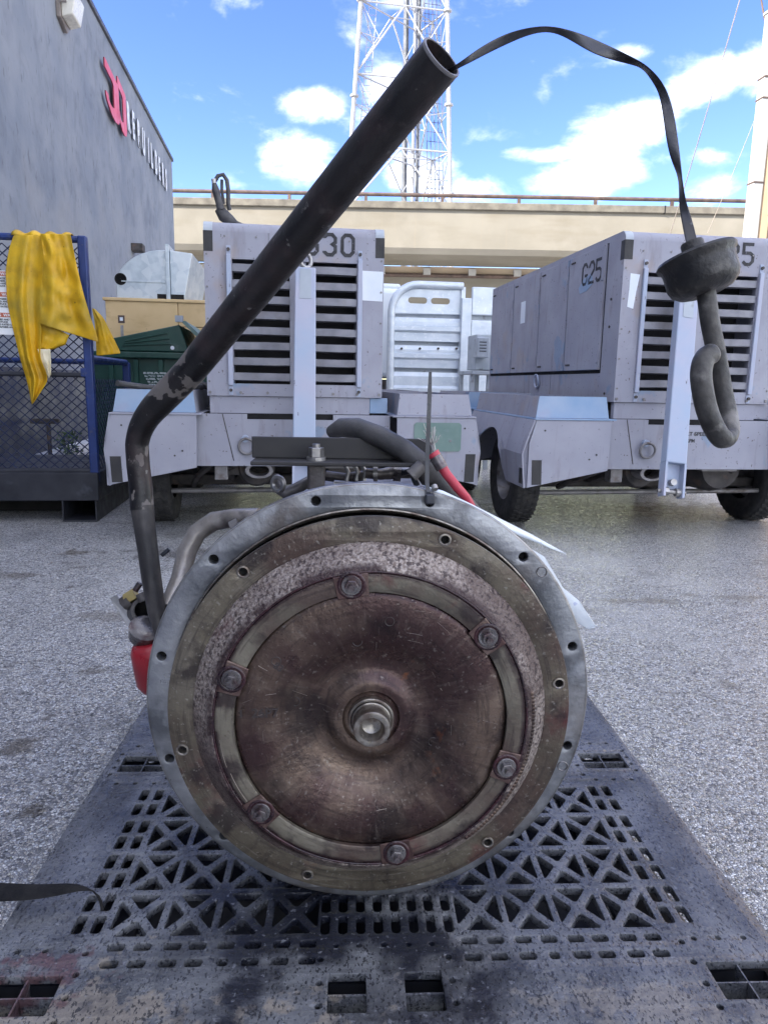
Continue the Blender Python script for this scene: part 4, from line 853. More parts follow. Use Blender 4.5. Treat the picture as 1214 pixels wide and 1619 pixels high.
    # fenders
    for s in (-1, 1):
        def X(a): return s*a+.012
        for y0, ln in ((-.10, 1.28), (1.42, 1.1)):
            cs = [(.525, .69), (.955, .69), (1.0, .55), (.995, .31), (.53, .41)]
            # front plate
            fp = [(X(a), y0, z) for a, z in [(.525, .685), (.95, .685), (.985, .56), (.985, .318), (.53, .412)]]
            P('fender_front', MB().prism(fp, (0, .012, 0)), fix=True, bevel=.002)
            P('fender_back', MB().prism([(p[0], y0+ln, p[2]) for p in fp], (0, .012, 0)), fix=True)
            P('fender_top', MB().box((X(.50), y0-.006, .686), (X(.96), y0+ln+.01, .694)), bevel=.002, m='bluepatch' if (s == -1 and num == 25) else 'lavender')  # left top of the G25 tinted blue: sky light put into its colour
            # outer side with wheel arch
            cy, rr2 = y0+ln*.54, .33
            z_out = lambda z: X(.955+(.065 if num == 25 and s == -1 else .035)*max(0, min(1, (.69-z)/.18)) if z > .51 else (.955+(.065 if num == 25 and s == -1 else .035)-.02*min(1, (.51-z)/.2)))
            arch = [(cy-rr2*math.cos(t*math.pi/14)*.95, .335+rr2*.82*math.sin(t*math.pi/14)) for t in range(15)]
            side = [(y0, .685), (y0, .51), (y0, .315), (arch[0][0]-.02, .315)]+arch+[(arch[-1][0]+.02, .33), (y0+ln, .33), (y0+ln, .685)]
            # build as a strip so that it can fold at z = .51
            ys = [y0+ln*i/20 for i in range(21)]; mbx = MB()
            def low(y):
                d = abs(y-cy)/(rr2*.95)
                return .318 if d >= 1 else max(.318, .335+rr2*.82*math.sqrt(1-d*d))
            rows = []
            for y in ys:
                lo_ = low(y); zs_ = [.685+(lo_-.685)*k/6 for k in range(7)]
                rows.append([(z_out(z), y, z) for z in zs_])
            mbx.grid(rows); P('fender_side', mbx, 'bluepatch' if False else 'lavender', solid=.008)
            if y0 < 0:
                ff = [(X(.95), y0+.012, .685), (X(.985), y0+.012, .56), (X(.985), y0+.012, .318)]; bb_ = [(z_out(.685)+s*.003, y0+.03, .685), (z_out(.52)+s*.003, y0+.03, .52), (z_out(.318)+s*.003, y0+.03, .318)]
                P('fender_corner', MB().add(ff+bb_, [(0, 1, 4, 3), (1, 2, 5, 4)]), solid=.006)
            # open tray on top
            tz = .812
            o1 = [(X(.53), y0+.03, .697), (X(.945), y0+.03, .697), (X(.925), y0+.045, tz), (X(.545), y0+.045, tz)]
            P('tray_front', MB().prism(o1, (0, .006, 0)), 'bluepatch' if (s == -1) else 'lavender', fix=True)
            P('tray_side', MB().prism([(X(.945), y0+.037, .697), (X(.945), y0+ln-.02, .697), (X(.925), y0+ln-.03, tz), (X(.925), y0+.052, tz)], (-s*.006, 0, 0)), fix=True)
            P('tray_inner', MB().prism([(X(.53), y0+.037, .697), (X(.53), y0+ln-.02, .697), (X(.545), y0+ln-.03, tz), (X(.545), y0+.052, tz)], (s*.006, 0, 0)), fix=True)
            P('tray_back', MB().prism([(X(.53), y0+ln-.02, .697), (X(.945), y0+ln-.02, .697), (X(.925), y0+ln-.03, tz), (X(.545), y0+ln-.03, tz)], (0, .006, 0)), fix=True)
        zr0, zr1 = (.335, .49) if s == 1 else (.335, .47)
        P('reflector_strip', MB().prism([(X(.905), -.1015, zr0), (X(.96), -.1015, zr0), (X(.965), -.1015, zr1), (X(.91), -.1015, zr1)], (0, .0014, 0)), 'black', fix=True)
        P('reflector_strip', MB().box((z_out(.4)+s*.005, -.095, .34), (z_out(.4)+s*.0065, -.045, .47)), 'black')
        bb = MB()
        for a, z in ((.60, .50), (.64, .475), (.9, .63)): bb.cyl((X(a), -.1, z), (X(a), -.104, z), .005, 6)
        P('small_hole', bb, 'under')
        # wheels
        for wy in (.62, 1.98):
            w = MB(); wx = X(.825)
            w.lathe([(.15, -.07), (.24, -.085), (.275, -.08), (.29, -.06), (.292, 0), (.29, .06), (.275, .08), (.24, .085), (.15, .07)], (wx, wy, .29), (1, 0, 0), 40)
            wo = P('wheel', w, 'rubber', smooth=50)
            tr_ = MB()
            for k in range(44):
                a = k*2*math.pi/44
                for jx in range(4):
                    zx = -.054+.036*jx; aa = a+(.07 if jx % 2 else 0)
                    c = Vector((wx+zx, wy+.293*math.cos(aa), .29+.293*math.sin(aa))); rd = Vector((0, math.cos(aa), math.sin(aa))); tn = Vector((0, -math.sin(aa), math.cos(aa)))*.012; xx = Vector((.013, 0, 0))
                    sk = Vector((.008, 0, 0))
                    tr_.prism([c-tn-xx, c-tn+xx, c+tn+xx+sk, c+tn-xx+sk], rd*.004)
            tr_.build('tyre_tread', M['rubber'], wo, fix=True)
            MB().lathe([(.001, .02), (.06, .03), (.07, .0), (.14, -.01), (.155, .05), (.165, .072)], (wx, wy, .29), (s, 0, 0), 28).build('rim', M['rod'], wo, smooth=40)
        if num == 30 and s == 1:
            a, b = f.py(655, 668, -.105), f.py(728, 714, -.105); r = .012
            lp_ = [(a.x+r, a.z), (b.x-r, a.z), (b.x, a.z-r), (b.x, b.z+r), (b.x-r, b.z), (a.x+r, b.z), (a.x, b.z+r), (a.x, a.z-r)]
            P('green_cover_plate', MB().prism([(x, -.104, z) for x, z in lp_], (0, .0035, 0)), 'greenplate', fix=True, label='grey green cover plate')
            P('plate_screw', MB().cyl((b.x-.06, -.104, (a.z+b.z)/2-.02), (b.x-.06, -.11, (a.z+b.z)/2-.02), .006, 8), 'rod')
    # running gear
    P('front_axle', MB().box((-.78, .50, .235), (.80, .58, .30)), 'under', bevel=.01); P('rear_axle', MB().box((-.78, 1.93, .25), (.80, 2.02, .32)), 'under', bevel=.01)
    P('tie_rod', MB().tube([(-.74, .40, .215), (.76, .40, .225)], .016, 10), 'rod')
    P('spring', MB().tube([(-.36, .1, .40), (-.38, .4, .29), (-.38, .8, .30), (-.36, 1.1, .40)], .022, 6), 'under'); P('spring', MB().tube([(.36, .1, .40), (.38, .4, .29), (.38, .8, .30), (.36, 1.1, .40)], .022, 6), 'under')
    P('steering_link', MB().tube([(-.46, .05, .41), (-.55, .2, .33), (-.6, .4, .25)], .018, 6), 'under')
    P('hanger', MB().box((-.44, .02, .33), (-.37, .10, .41)), 'rod', bevel=.005)
    P('engine_sump', MB().lathe([(.001, 0), (.12, 0), (.15, .1), (.15, .5), (.001, .55)], (.3, .12, .40), (0, 1, 0), 20), 'under', smooth=40)
    # exhaust with an oval mouth
    ex = MB(); ec = Vector((-.20, .03, .385)); rows = []
    for (k_, yy2, sc) in ((0, .34, 1.25), (1, .02, 1.3), (2, -.005, 1.2), (3, -.005, .88), (4, .12, .8)):
        rows.append([(ec.x+.062*sc*math.cos(t*math.pi/12), yy2, ec.z+.036*sc*math.sin(t*math.pi/12)) for t in range(25)])
    ex.grid(rows); P('exhaust_mouth', ex, 'rod', smooth=50, fix=True)
    P('exhaust_hole', MB().prism([(ec.x+.052*math.cos(t*math.pi/10), .10, ec.z+.03*math.sin(t*math.pi/10)) for t in range(20)], (0, .01, 0)), 'dark', fix=True)
    P('silencer', MB().lathe([(.001, 0), (.09, .0), (.105, .03), (.105, .5), (.001, .55)], (ec.x-.02, .10, ec.z), (0, 1, 0), 20), 'under', smooth=40)
    P('drip_plate', MB().box((.12, .03, .395), (.34, .2, .405)), 'rod')
    # folded tow bar
    if num == 30: pa, pb, yb = f.py(483, 425, -.10), f.py(480, 760, -.30), -.30
    else: pa, pb, yb = f.py(1085, 462, -.10), f.py(1060, 786, -.36), -.36
    hw = .052
    c0, c1 = Vector((pa.x, -.10, pa.z)), Vector((pb.x, yb, pb.z if num == 25 else .27)); dn = (c1-c0).normalized(); xx = Vector((1, 0, 0)); xx = (xx-dn*xx.dot(dn)).normalized(); nn = xx.cross(dn)
    if nn.y > 0: nn = -nn
    def bx(mb, t0, t1, a, b, h0, h1, w0=1, w1=1):
        p = c0.lerp(c1, t0); q = c0.lerp(c1, t1); v = []
        for c, ww in ((p, w0), (q, w1)):
            for aa, hh2 in ((a, h0), (b, h0), (b, h1), (a, h1)): v.append(c+xx*aa*ww+nn*hh2)
        mb.add(v, [(0, 1, 2, 3), (7, 6, 5, 4), (0, 4, 5, 1), (1, 5, 6, 2), (2, 6, 7, 3), (3, 7, 4, 0)])
    tb = MB(); bx(tb, 0, .84, -hw, hw, -.03, .03, 1, 1.12); tbo = P('tow_bar', tb, 'towbar', fix=True, bevel=.006)
    ck = MB()
    for sgn_ in (-1, 1): bx(ck, .838, 1.0, sgn_*hw*1.12, sgn_*(hw*1.12-.012), -.03, .03)
    bx(ck, .84, .96, -hw*1.0, hw*1.0, -.03, -.015); ck.build('clevis', M['towbar'], tbo, fix=True)
    pn = MB(); e = c0.lerp(c1, .975); pn.cyl(e-xx*.078, e+xx*.078, .011, 10); pn.cyl(e-xx*.045, e-xx*.02, .022, 12); pn.cyl(e+xx*.022, e+xx*.046, .022, 12); pn.build('clevis_pin', M['steel'], tbo)
    e = c0.lerp(c1, .93); MB().cyl(e+nn*-.01, e+nn*.02, .018, 8).build('clevis_bolt', M['steel'], tbo)
    top_ = MB(); bx(top_, .01, .135, -hw*.55, hw*.55, .031, .0325); top_.build('tape_patch', M['greyequip'], tbo, fix=True)
    rg = MB(); rr3 = .036; ring_(rg, c0-dn*(rr3+.004)+nn*.01, rr3, .011, nn+xx*.75, 28); rg.build('lunette_ring', M['steel'], tbo, smooth=60)
    if num == 25:
        q = f.py(1084, 686, -.021)
        text('stencil_text', 'RT SPEED', .030, M['ink'], g, (q.x, -.0215, q.z-.01), (1, 0, 0), (0, 0, 1), .0004, .0007, 1.1); text('stencil_text', 'RPM', .028, M['ink'], g, (q.x+.004, -.0215, q.z-.048), (1, 0, 0), (0, 0, 1), .0004, .0007, 1.0)
    return f, g
f30, g30 = cart(.045, 3.9, 30, 'lavender generator cart stencilled G30, left of the two', 0)
f25, g25 = cart(2.26, 3.79, 25, 'lavender generator cart stencilled G25, cut by the right picture edge', 0)

# black cable grip on the G30 hood
hf = Fr(f30.w((-.36, .15, 1.66)), YAW); A8 = lambda a, b, y=0: hf.py(a, b, y)
hk = thing('folded_hose', hf, 'folded black rubber hose end standing on the G30 cart hood', 'hose')
def pl(fn, pts, y=0): return [fn(a, b, y) for a, b in pts]
MB().tube(pl(A8, [(339, 290), (341, 300), (346, 318), (350, 332)], .02), [.012, .02, .019, .022], 10).build('hose_leg', M['hose'], hk, smooth=60)
MB().tube(pl(A8, [(339, 288), (345, 278), (353, 276), (359, 285), (361, 300), (361, 322), (363, 332)], .05), .011, 10).build('hose_loop', M['hose'], hk, smooth=60)
MB().tube(pl(A8, [(351, 284), (351, 300), (354, 322)], .07), .008, 8).build('hose_strand', M['hose'], hk, smooth=60)
MB().tube(pl(A8, [(346, 330), (354, 341), (364, 349), (374, 354), (386, 357)], .03), [.024, .034, .030, .016, .009], 12).build('hose_boot', M['hose'], hk, smooth=60)
MB().cyl(A8(338, 283, .02), A8(339, 291, .02), .012, 10).build('end_fitting', M['steel'], hk)
# hose lying on the left tray
s2 = Fr(f30.w((-.7, .1, .8)), YAW)
o = MB().tube([s2.w(s2.py(a, b, y)) for a, b, y in [(186, 606, .0), (200, 608, .05), (235, 613, .08), (275, 614, .1), (320, 612, .2)]], .016, 10).build('rubber_hose', M['hose'], smooth=60)
tag(o, 'black rubber hose lying in the fender tray of the G30 cart', 'hose')
s3 = thing('cable_coil', Fr(f30.w((-.52, .35, .70)), YAW), 'coiled black cable tucked beside the G30 cart hood above the left fender', 'cable')
for k in range(4): mb = MB(); ring_(mb, (-.02, .05*k, .06), .085-.006*k, .014, (.2, 1, .1), 22); mb.build('coil', M['hose'], s3, smooth=60)

# ================================================================== PALLET
PY = rad(2.8); ptmp = Fr((0, 0, 0), PY)
PT = .150
plf = Fr(ptmp.w((.0565, 1.253, 0)), PY)
pal = thing('plastic_pallet', plf, 'wet grey black plastic pallet with triangular cutouts under the transmission', 'pallet')
holes = []
def rslot(cx, cy, w, h, r=.004, n=3):
    pts = []
    for sx, sy, a0 in ((1, 1, 0), (-1, 1, 90), (-1, -1, 180), (1, -1, 270)):
        for k in range(n+1):
            a = rad(a0+90*k/n); pts.append((cx+sx*(w/2-r)+r*math.cos(a), cy+sy*(h/2-r)+r*math.sin(a)))
    return pts
def rtri(p, r=.0045):
    out_ = []
    for i in range(3):
        a, b, c = Vector(p[i-1]), Vector(p[i]), Vector(p[(i+1) % 3]); u = (a-b).normalized(); v = (c-b).normalized()
        out_ += [tuple(b+u*r), tuple(b+(u+v)*r*.35), tuple(b+v*r)]
    return out_
cw, chh = .0708, .0865
for sx in (-1, 1):
    for sy in (-1, 1):
        for i in range(4):
            for j in range(4):
                cx = sx*(.337-i*cw); cy = sy*(-.390+j*chh)
                a, b = cw/2, chh/2; g_ = .0055
                # X of webs in a cell: four triangular openings
                holes.append(rtri([(cx-a+.013, cy-b+g_), (cx+a-.013, cy-b+g_), (cx, cy-.009)]))
                holes.append(rtri([(cx-a+.013, cy+b-g_), (cx, cy+.009), (cx+a-.013, cy+b-g_)]))
                holes.append(rtri([(cx-a+g_*.9, cy-b+.015), (cx-.0085, cy), (cx-a+g_*.9, cy+b-.015)]))
                holes.append(rtri([(cx+a-g_*.9, cy-b+.015), (cx+a-g_*.9, cy+b-.015), (cx+.0085, cy)]))
        for k, y in enumerate([-.104, -.146, -.194, -.234, -.279, -.320, -.366, -.406]):
            for x in (.385, .410): holes.append(rslot(sx*x, sy*y if sy == 1 else -y, .0135, .031))
        for x in (.349, .316, .278, .246, .210, .176, .139, .105):
            for k, y in enumerate((-.446, -.473)):
                if k == 1 and abs(x-.210) < .01: holes.append(rslot(sx*x, sy*y, .013, .0115)); continue
                holes.append(rslot(sx*x, sy*y, .0215, .012))
for sy in (-1, 1):
    for k in range(8):
        x = -.084+k*.0236
        for y in (-.3755, -.4145): holes.append(rslot(x, sy*y, .0122, .0325, .005))
    for x in (-.069, -.039, -.007, .025, .055): holes.append(circle(x, sy*-.450, .0038, 10))
    for s, x in ((-1, -.088), (1, .074)):
        for y in (-.472, -.508, -.540, -.572): holes.append(circle(x, sy*y, .0042, 10))
    for x in (-.0545, .0385): holes.append(rslot(x, sy*-.5225, .046, .055, .0015, 1))
for sx in (-1, 1):
    for yc in (-.5165, 0, .5165):
        holes.append(rslot(sx*.440, yc, .084, .055, .0015, 1))
        for k in range(4): holes.append(circle(sx*.384, yc+(k-1.5)*.033+ (0.012 if yc else 0), .0042, 10)); holes.append(circle(sx*.491, yc+(k-1.5)*.024, .0038, 10))
        for x in (.403, .436, .470): 
            for e in (-1, 1): holes.append(circle(sx*x, yc+e*.067, .0038, 10))
deck = plate('deck', [rslot(0, 0, 1.016, 1.219, .012, 4)]+holes, .012, M['pallet'], pal, lambda u, v, w: (u, v, PT-.006+w), bev=.0014, smooth=25)
# webs in the windows, legs, runners, side walls
def leg_box(cx, cy, w, h):
    mb = MB(); t = .006; z0, z1 = .012, PT-.023
    mb.box((cx-w/2, cy-h/2, z0), (cx+w/2, cy-h/2+t, z1)); mb.box((cx-w/2, cy+h/2-t, z0), (cx+w/2, cy+h/2, z1)); mb.box((cx-w/2, cy-h/2+t, z0), (cx-w/2+t, cy+h/2-t, z1)); mb.box((cx+w/2-t, cy-h/2+t, z0), (cx+w/2, cy+h/2-t, z1))
    mb.build('leg', M['palunder'], pal)
for sx in (-1, 1):
    for yc in (-.5165, 0, .5165):
        leg_box(sx*.44, yc, .10, .085)
        MB().box((sx*.44-.001, yc-.0275, .06), (sx*.44+.001, yc+.0275, PT-.004)).build('window_web', M['steel'] if False else M['pallet'], pal)
        MB().box((sx*.44-.042, yc-.001, .06), (sx*.44-.0015, yc+.001, PT-.004)).box((sx*.44+.0015, yc-.001, .06), (sx*.44+.042, yc+.001, PT-.004)).build('window_web', M['pallet'], pal)
for yc in (-.5225, .5225):
    leg_box(-.008, yc, .17, .085)
    for x in (-.0545, .0385): MB().box((x-.023, yc-.0015, .06), (x+.023, yc+.0015, PT-.004)).build('window_web', M['pallet'], pal)
for x in (-.44, -.008, .44): MB().box((x-.055, -.6, .0), (x+.055, .6, .012)).build('runner', M['palunder'], pal, bevel=.003)
for y in (-.55, 0, .55): MB().box((-.383, y-.05, .001), (-.065, y+.05, .011)).box((.05, y-.05, .001), (.383, y+.05, .011)).build('cross_runner', M['palunder'], pal)
for s in (-1, 1): MB().box((s*.507, -.606, .035), (s*.497, .606, PT-.0225)).build('side_skirt', M['palunder'], pal)  # skirts drawn low to keep light from under the deck
MB().box((-.38, -.495, .0005), (.38, .495, .0008)).build('hole_shade_sheet', M['palunder'], pal)  # dark sheet added under the deck holes, standing in for shade
for s in (-1, 1): MB().box((-.496, s*.606, .035), (.496, s*.598, PT-.0225)).build('side_skirt', M['palunder'], pal)  # end skirts added to darken the space below the deck
# strap hanging over the left
sp = [(-60, 1412, -.3), (0, 1411, 0), (45, 1412, 0), (90, 1408, 0), (125, 1402, 0), (150, 1408, 0), (160, 1424, 0), (162, 1446, 0)]
rows = []
lw = [(17, 1), (17, 1), (14, 1), (11, 1), (7, 1), (6, .9), (6, .6), (5, .5)]
zz3 = [PT+.020, PT+.022, PT+.024, PT+.024, PT+.024, PT+.020, PT+.008, PT-.006]
for (a, b, _), (h, _), z in zip(sp, lw, zz3):
    p = plf.pz(a, b-h, z); q = plf.pz(a, b+h*.9, z-.004)
    if a >= 150: p = plf.pz(a-2, b, z); q = plf.pz(a+4, b, z); 
    rows.append([p, p.lerp(q, .5)+Vector((0, 0, .001)), q])
st = MB().grid(rows).build('strap', M['strap'], solid=.0018, smooth=60, sub=1); st.location = plf.o; st.rotation_euler = (0, 0, PY)
tag(st, 'black webbing strap lying across the left edge of the pallet', 'strap')

# ================================================================== TRANSMISSION
EC = ptmp.w((.0295, .888, CAMH-.418)); ef = Fr(EC, PY)
eg = thing('transmission', ef, 'large automatic transmission standing on the pallet, torque converter face forward', 'transmission')
E = lambda nm, mb, m, parent=eg, **k: mb.build(nm, M[m], parent, **k)
HR = .294
angs = [105, 136.3, 167, -163, -135, -105, -75, -45, -13.8, 15.9, 45.4, 75.1]
hl = [circle(.2795*math.cos(rad(a)), .2795*math.sin(rad(a)), .0062, 18) for a in angs]
plate('housing_flange', [circle(0, 0, HR, 160), circle(0, 0, .2615, 160)]+hl, .016, M['housing'], eg, lambda u, v, w: (u, .008+w, v), bev=.0014, smooth=30)
E('lip_highlight', MB().lathe([(.2616, .0008), (.2606, -.0006), (.2585, -.0004), (.2555, .006)], n=160), 'bright', smooth=60)  # highlight along the inner lip put in as a brighter ring
E('edge_highlight', MB().lathe([(HR-.0022, -.0003), (HR-.0006, .0004), (HR+.0003, .0016), (HR+.0003, .004)], n=160), 'bright', smooth=60)  # highlight along the rim put in as a brighter ring
E('housing_lip', MB().lathe([(.2555, .006), (.2545, .008), (.256, .03), (.256, .12), (.18, .14), (.18, .15), (.2615, .15)], n=128), 'bore', smooth=40)
E('bell_housing', MB().lathe([(.262, .0161), (.292, .0161), (.288, .022), (.280, .030), (.276, .09), (.24, .15), (.19, .20), (.16, .26)], n=96), 'case', smooth=40)
for a in angs: # dark blind ends of the bolt holes
    c = Vector((.2795*math.cos(rad(a)), .0155, .2795*math.sin(rad(a)))); E('bolt_hole', MB().cyl(c, c+Vector((0, .004, 0)), .0066, 14), 'dark')
for a, r in ((-20, .2835), (39, .285)):
    c = (.0+r*math.cos(rad(a)), -.0003, r*math.sin(rad(a))); E('cast_mark', MB().lathe([(.0058, 0), (.0066, -.0006), (.0074, 0)], c, (0, 1, 0), 20), 'nut', smooth=60)
E('case', MB().lathe([(.16, .25), (.155, .3), (.15, .75), (.11, .85), (.05, .9), (.001, .9)], n=48), 'case', smooth=40)
E('oil_pan', MB().box((-.16, .25, -.262), (.16, .75, -.11)), 'case', bevel=.02)
for k in range(5): E('case_rib', MB().lathe([(.15, -.008), (.168, -.006), (.168, .006), (.15, .008)], (0, .33+.09*k, 0), (0, 1, 0), 40), 'case')
# converter and flexplate
CR = .2578
fpl = [(56+0, 0)]
fhp = [(388, 907), (703, 853), (886, 1079), (770, 1330), (485, 1385), (286, 1185)]
fh = []
for a, b in fhp:
    q = ef.py(a, b, -.0345); an = math.atan2(q.z, q.x); fh.append((an, .2455))
plate('flexplate', [circle(0, 0, CR, 160), circle(0, 0, .2255, 128)]+[circle(r*math.cos(a), r*math.sin(a), .0075, 20) for a, r in fh], .009, M['plate'], eg, lambda u, v, w: (u, -.0315+w, v), bev=.0008, smooth=30)
for a, r in fh:
    c = Vector((r*math.cos(a), -.036, r*math.sin(a)))
    b_ = E('bushing', MB().lathe([(.0052, .009), (.0052, -.001), (.0060, -.0018), (.0078, -.0014), (.0082, .0)], c, (0, 1, 0), 24), 'bright', smooth=40)
    MB().cyl(c+Vector((0, .008, 0)), c+Vector((0, .009, 0)), .0056, 16).build('bushing_hole', M['dark'], b_)
E('flexplate_back', MB().lathe([(.2255, -.0255), (.2255, -.012), (.10, .02), (.001, .02)], n=96), 'plate')
E('speckled_rim', MB().lathe([(.2262, -.0255), (.2262, -.0352), (.2248, -.0375), (.2225, -.040), (.2115, -.0525), (.2045, -.0605), (.2005, -.0640), (.1975, -.0655), (.1957, -.0652), (.1948, -.0630)], n=160), 'speckle', smooth=35)
E('sealant_bead', MB().lathe([(.1955+.0016*math.cos(t*math.pi/4), -.0645+.0014*math.sin(t*math.pi/4)) for t in range(8)], n=128, closed=True), 'grease', smooth=60)
E('bolt_ring', MB().lathe([(.1950, -.0600), (.1945, -.0636), (.1930, -.0650), (.1905, -.0655), (.1715, -.0655), (.1702, -.0648), (.1698, -.0600)], n=160), 'ringplate', smooth=30)
E('converter_cover', MB().lathe([(.1698, -.0560), (.1690, -.0596), (.1675, -.0608), (.160, -.0622), (.148, -.0636), (.135, -.0634), (.120, -.0606), (.105, -.0550), (.092, -.0488), (.082, -.0445), (.074, -.0420), (.066, -.0410), (.060, -.0422), (.0545, -.0455),
     (.049, -.0492), (.044, -.0508), (.040, -.0500), (.0365, -.0500), (.0345, -.0470), (.033, -.0460), (.0295, -.0462), (.0290, -.0480), (.0285, -.0480)], n=160), 'disc', smooth=40)
E('pilot_collar', MB().lathe([(.0290, -.046), (.0290, -.0560), (.0282, -.0568), (.0262, -.0568), (.0255, -.0560), (.0250, -.0545)], n=64), 'bright', smooth=30)
E('pilot_hub', MB().lathe([(.0250, -.050), (.0250, -.0590), (.0240, -.0600), (.0232, -.0600), (.0228, -.0620), (.0230, -.0700), (.0230, -.0800), (.0220, -.0815), (.0205, -.0818), (.0160, -.0812), (.0148, -.0790), (.0138, -.0730), (.0120, -.0670), (.0080, -.0645), (.0005, -.0635)], n=64), 'bright', smooth=30)
# dished facets round the six studs, stud, nut, washer
bpts = [(556, 927), (776, 1005), (368, 1076), (803, 1215), (413, 1285), (626, 1347)]
for i, (a, b) in enumerate(bpts):
    q = ef.py(a, b, -.070); an = math.atan2(q.z, q.x); rr_ = .1815
    c = Vector((rr_*math.cos(an), -.0655, rr_*math.sin(an))); t_ = Vector((-math.sin(an), 0, math.cos(an))); rd = Vector((math.cos(an), 0, math.sin(an)))
    pad = MB(); pad.prism([c+t_*.0190-rd*.0160, c-t_*.0190-rd*.0160, c-t_*.0215+rd*.0125, c+t_*.0215+rd*.0125], (0, -.0022, 0)); po = E('stud_pad', pad, 'pad', fix=True, bevel=.0012)
    E('pad_grease', MB().lathe([(.0125, 0), (.014, -.0010), (.0165, -.0010), (.0175, 0)], c+Vector((0, -.0021, 0)), (0, 1, 0), 30), 'grease', smooth=60, parent=po)
    MB().lathe([(.003, -.0022), (.003, -.0042), (.0118, -.0042), (.0123, -.0034), (.0123, -.0022)], c, (0, 1, 0), 28).build('washer', M['nut'], po, smooth=30)
    n6 = [c+Vector((math.cos(k*math.pi/3+i*.4)*.0088, -.0042, math.sin(k*math.pi/3+i*.4)*.0088)) for k in range(6)]
    MB().prism(n6, (0, -.0075, 0)).build('nut', M['nut'], po, fix=True, bevel=.0008)
    MB().cyl(c+Vector((0, -.0116, 0)), c+Vector((0, -.0175, 0)), .0046, 18, .0040).build('stud', M['nut'], po, smooth=30)
# scratches, stamps, weld bead
rnd = random.Random(11); sc_ = MB()
def prof_y(r):
    T = [(.034, -.047), (.044, -.0508), (.060, -.0422), (.074, -.0420), (.092, -.0488), (.105, -.0550), (.120, -.0606), (.135, -.0634), (.148, -.0636), (.160, -.0622), (.17, -.06)]
    for (r0_, y0_), (r1_, y1_) in zip(T, T[1:]):
        if r <= r1_: return y0_+(y1_-y0_)*(r-r0_)/(r1_-r0_)
    return -.0655
for i in range(26):
    a = rnd.random()*6.283; r = rnd.uniform(.095, .158); ln = rnd.choice([.004, .006, .009, .013, .02]); an = rnd.choice([0, 0, 1.57, 1.2])+rnd.uniform(-.3, .3)
    p = []
    for k in range(6):
        s = (k/5-.5)*ln; aa = a+s*math.cos(an)/r; r2 = r+s*math.sin(an); p.append(Vector((r2*math.cos(aa), prof_y(r2)-.0002, r2*math.sin(aa))))
    sc_.tube(p, rnd.uniform(.00012, .00032), 4)
for a0, a1, r in ((3.25, 3.45, .1885), (3.5, 3.8, .187)):
    sc_.tube([Vector((r*math.cos(a0+(a1-a0)*k/10), -.0657, r*math.sin(a0+(a1-a0)*k/10))) for k in range(11)], .0004, 4)
E('scratches', sc_, 'mark', kind='stuff')
wl = MB()
for k in range(46):
    a = rad(-52)+k*rad(64)/46; r = .2035; wl.lathe([(.0042, 0), (.004, -.0012), (.0022, -.0022), (.0003, -.0025)], (r*math.cos(a), -.0598, r*math.sin(a)), (.35*math.cos(a), 1, .35*math.sin(a)), 8)
E('weld_bead', wl, 'disc', smooth=60, kind='stuff')
q = ef.py(398, 1133, -.0615); text('stamped_number', '26P7', .0165, M['stamp'], eg, (q.x, -.0634, q.z), (1, 0, 0), (0, 0, 1), .0004, .0004)
q = ef.py(377, 1134, -.066); text('stamped_number', '1', .013, M['stamp'], eg, (q.x, -.0662, q.z), (1, 0, 0), (0, 0, 1), .0003, .0005)
for a, b in ((466, 1115), (437, 1045), (565, 1018), (616, 982), (686, 1182)):
    q = ef.py(a, b, -.062); r = math.hypot(q.x, q.z); E('stamp_ring', MB().lathe([(.0050, 0), (.0056, -.0004), (.0062, 0)], (q.x, prof_y(r), q.z), (0, 1, 0), 18), 'stamp')
q = ef.py(447, 1050, -.06); text('stamped_number', '83', .012, M['stamp'], eg, (q.x-.012, prof_y(.13)-.0008, q.z-.002), (.8, 0, -.6), (.6, 0, .8), .0003, .0004)

# parts of the transmission above and beside the flange, given by place and distance
Dp = lambda a, b, d: ef.pd(a, b, d)
def tubep(nm, pts, r, m, parent=eg, n=12, **k): return MB().tube([Dp(a, b, d) for a, b, d in pts], r, n).build(nm, M[m], parent, smooth=60, **k)
yb_ = .16
a, b = ef.py(398, 690, yb_), ef.py(670, 712, yb_)
c = ef.py(395, 728, yb_-.035)
br = MB().box((a.x, yb_, c.z), (b.x+.012, yb_+.006, a.z)); br.box((c.x+.002, yb_-.045, c.z-.006), (b.x+.015, yb_+.006, c.z))
E('lifting_bracket', br, 'black', bevel=.0015, label='black angle iron bracket across the top')
q = ef.py(500, 728, yb_-.02)
E('bracket_boss', MB().box((q.x-.0125, yb_-.030, .262), (q.x+.0125, yb_-.006, q.z-.004)), 'case', bevel=.004)
bo = E('bracket_bolt', MB().cyl((q.x, yb_-.02, q.z), (q.x, yb_-.02, q.z+.005), .014, 20), 'steel')
MB().prism([(q.x+.0115*math.cos(k*math.pi/3), yb_-.02+.0115*math.sin(k*math.pi/3), q.z+.005) for k in range(6)], (0, 0, .014)).build('bolt_head', M['steel'], bo, bevel=.001)
MB().cyl((q.x, yb_-.02, q.z+.019), (q.x, yb_-.02, q.z+.024), .006, 12).build('bolt_tip', M['steel'], bo)
hz = [(524, 683, 1.10), (540, 676, 1.08), (565, 677, 1.06), (600, 690, 1.04), (640, 712, 1.03), (672, 738, 1.02), (700, 768, 1.03), (735, 800, 1.04), (770, 840, 1.06)]
tubep('cooler_hose', hz, [.010, .0145]+[.0156]*7, 'hose', n=16)
tubep('hose_clamp', [(672, 736, 1.019), (688, 753, 1.022)], .0205, 'hose', n=16)
tubep('hose_clamp', [(650, 752, 1.0), (668, 735, 1.0)], .010, 'case')
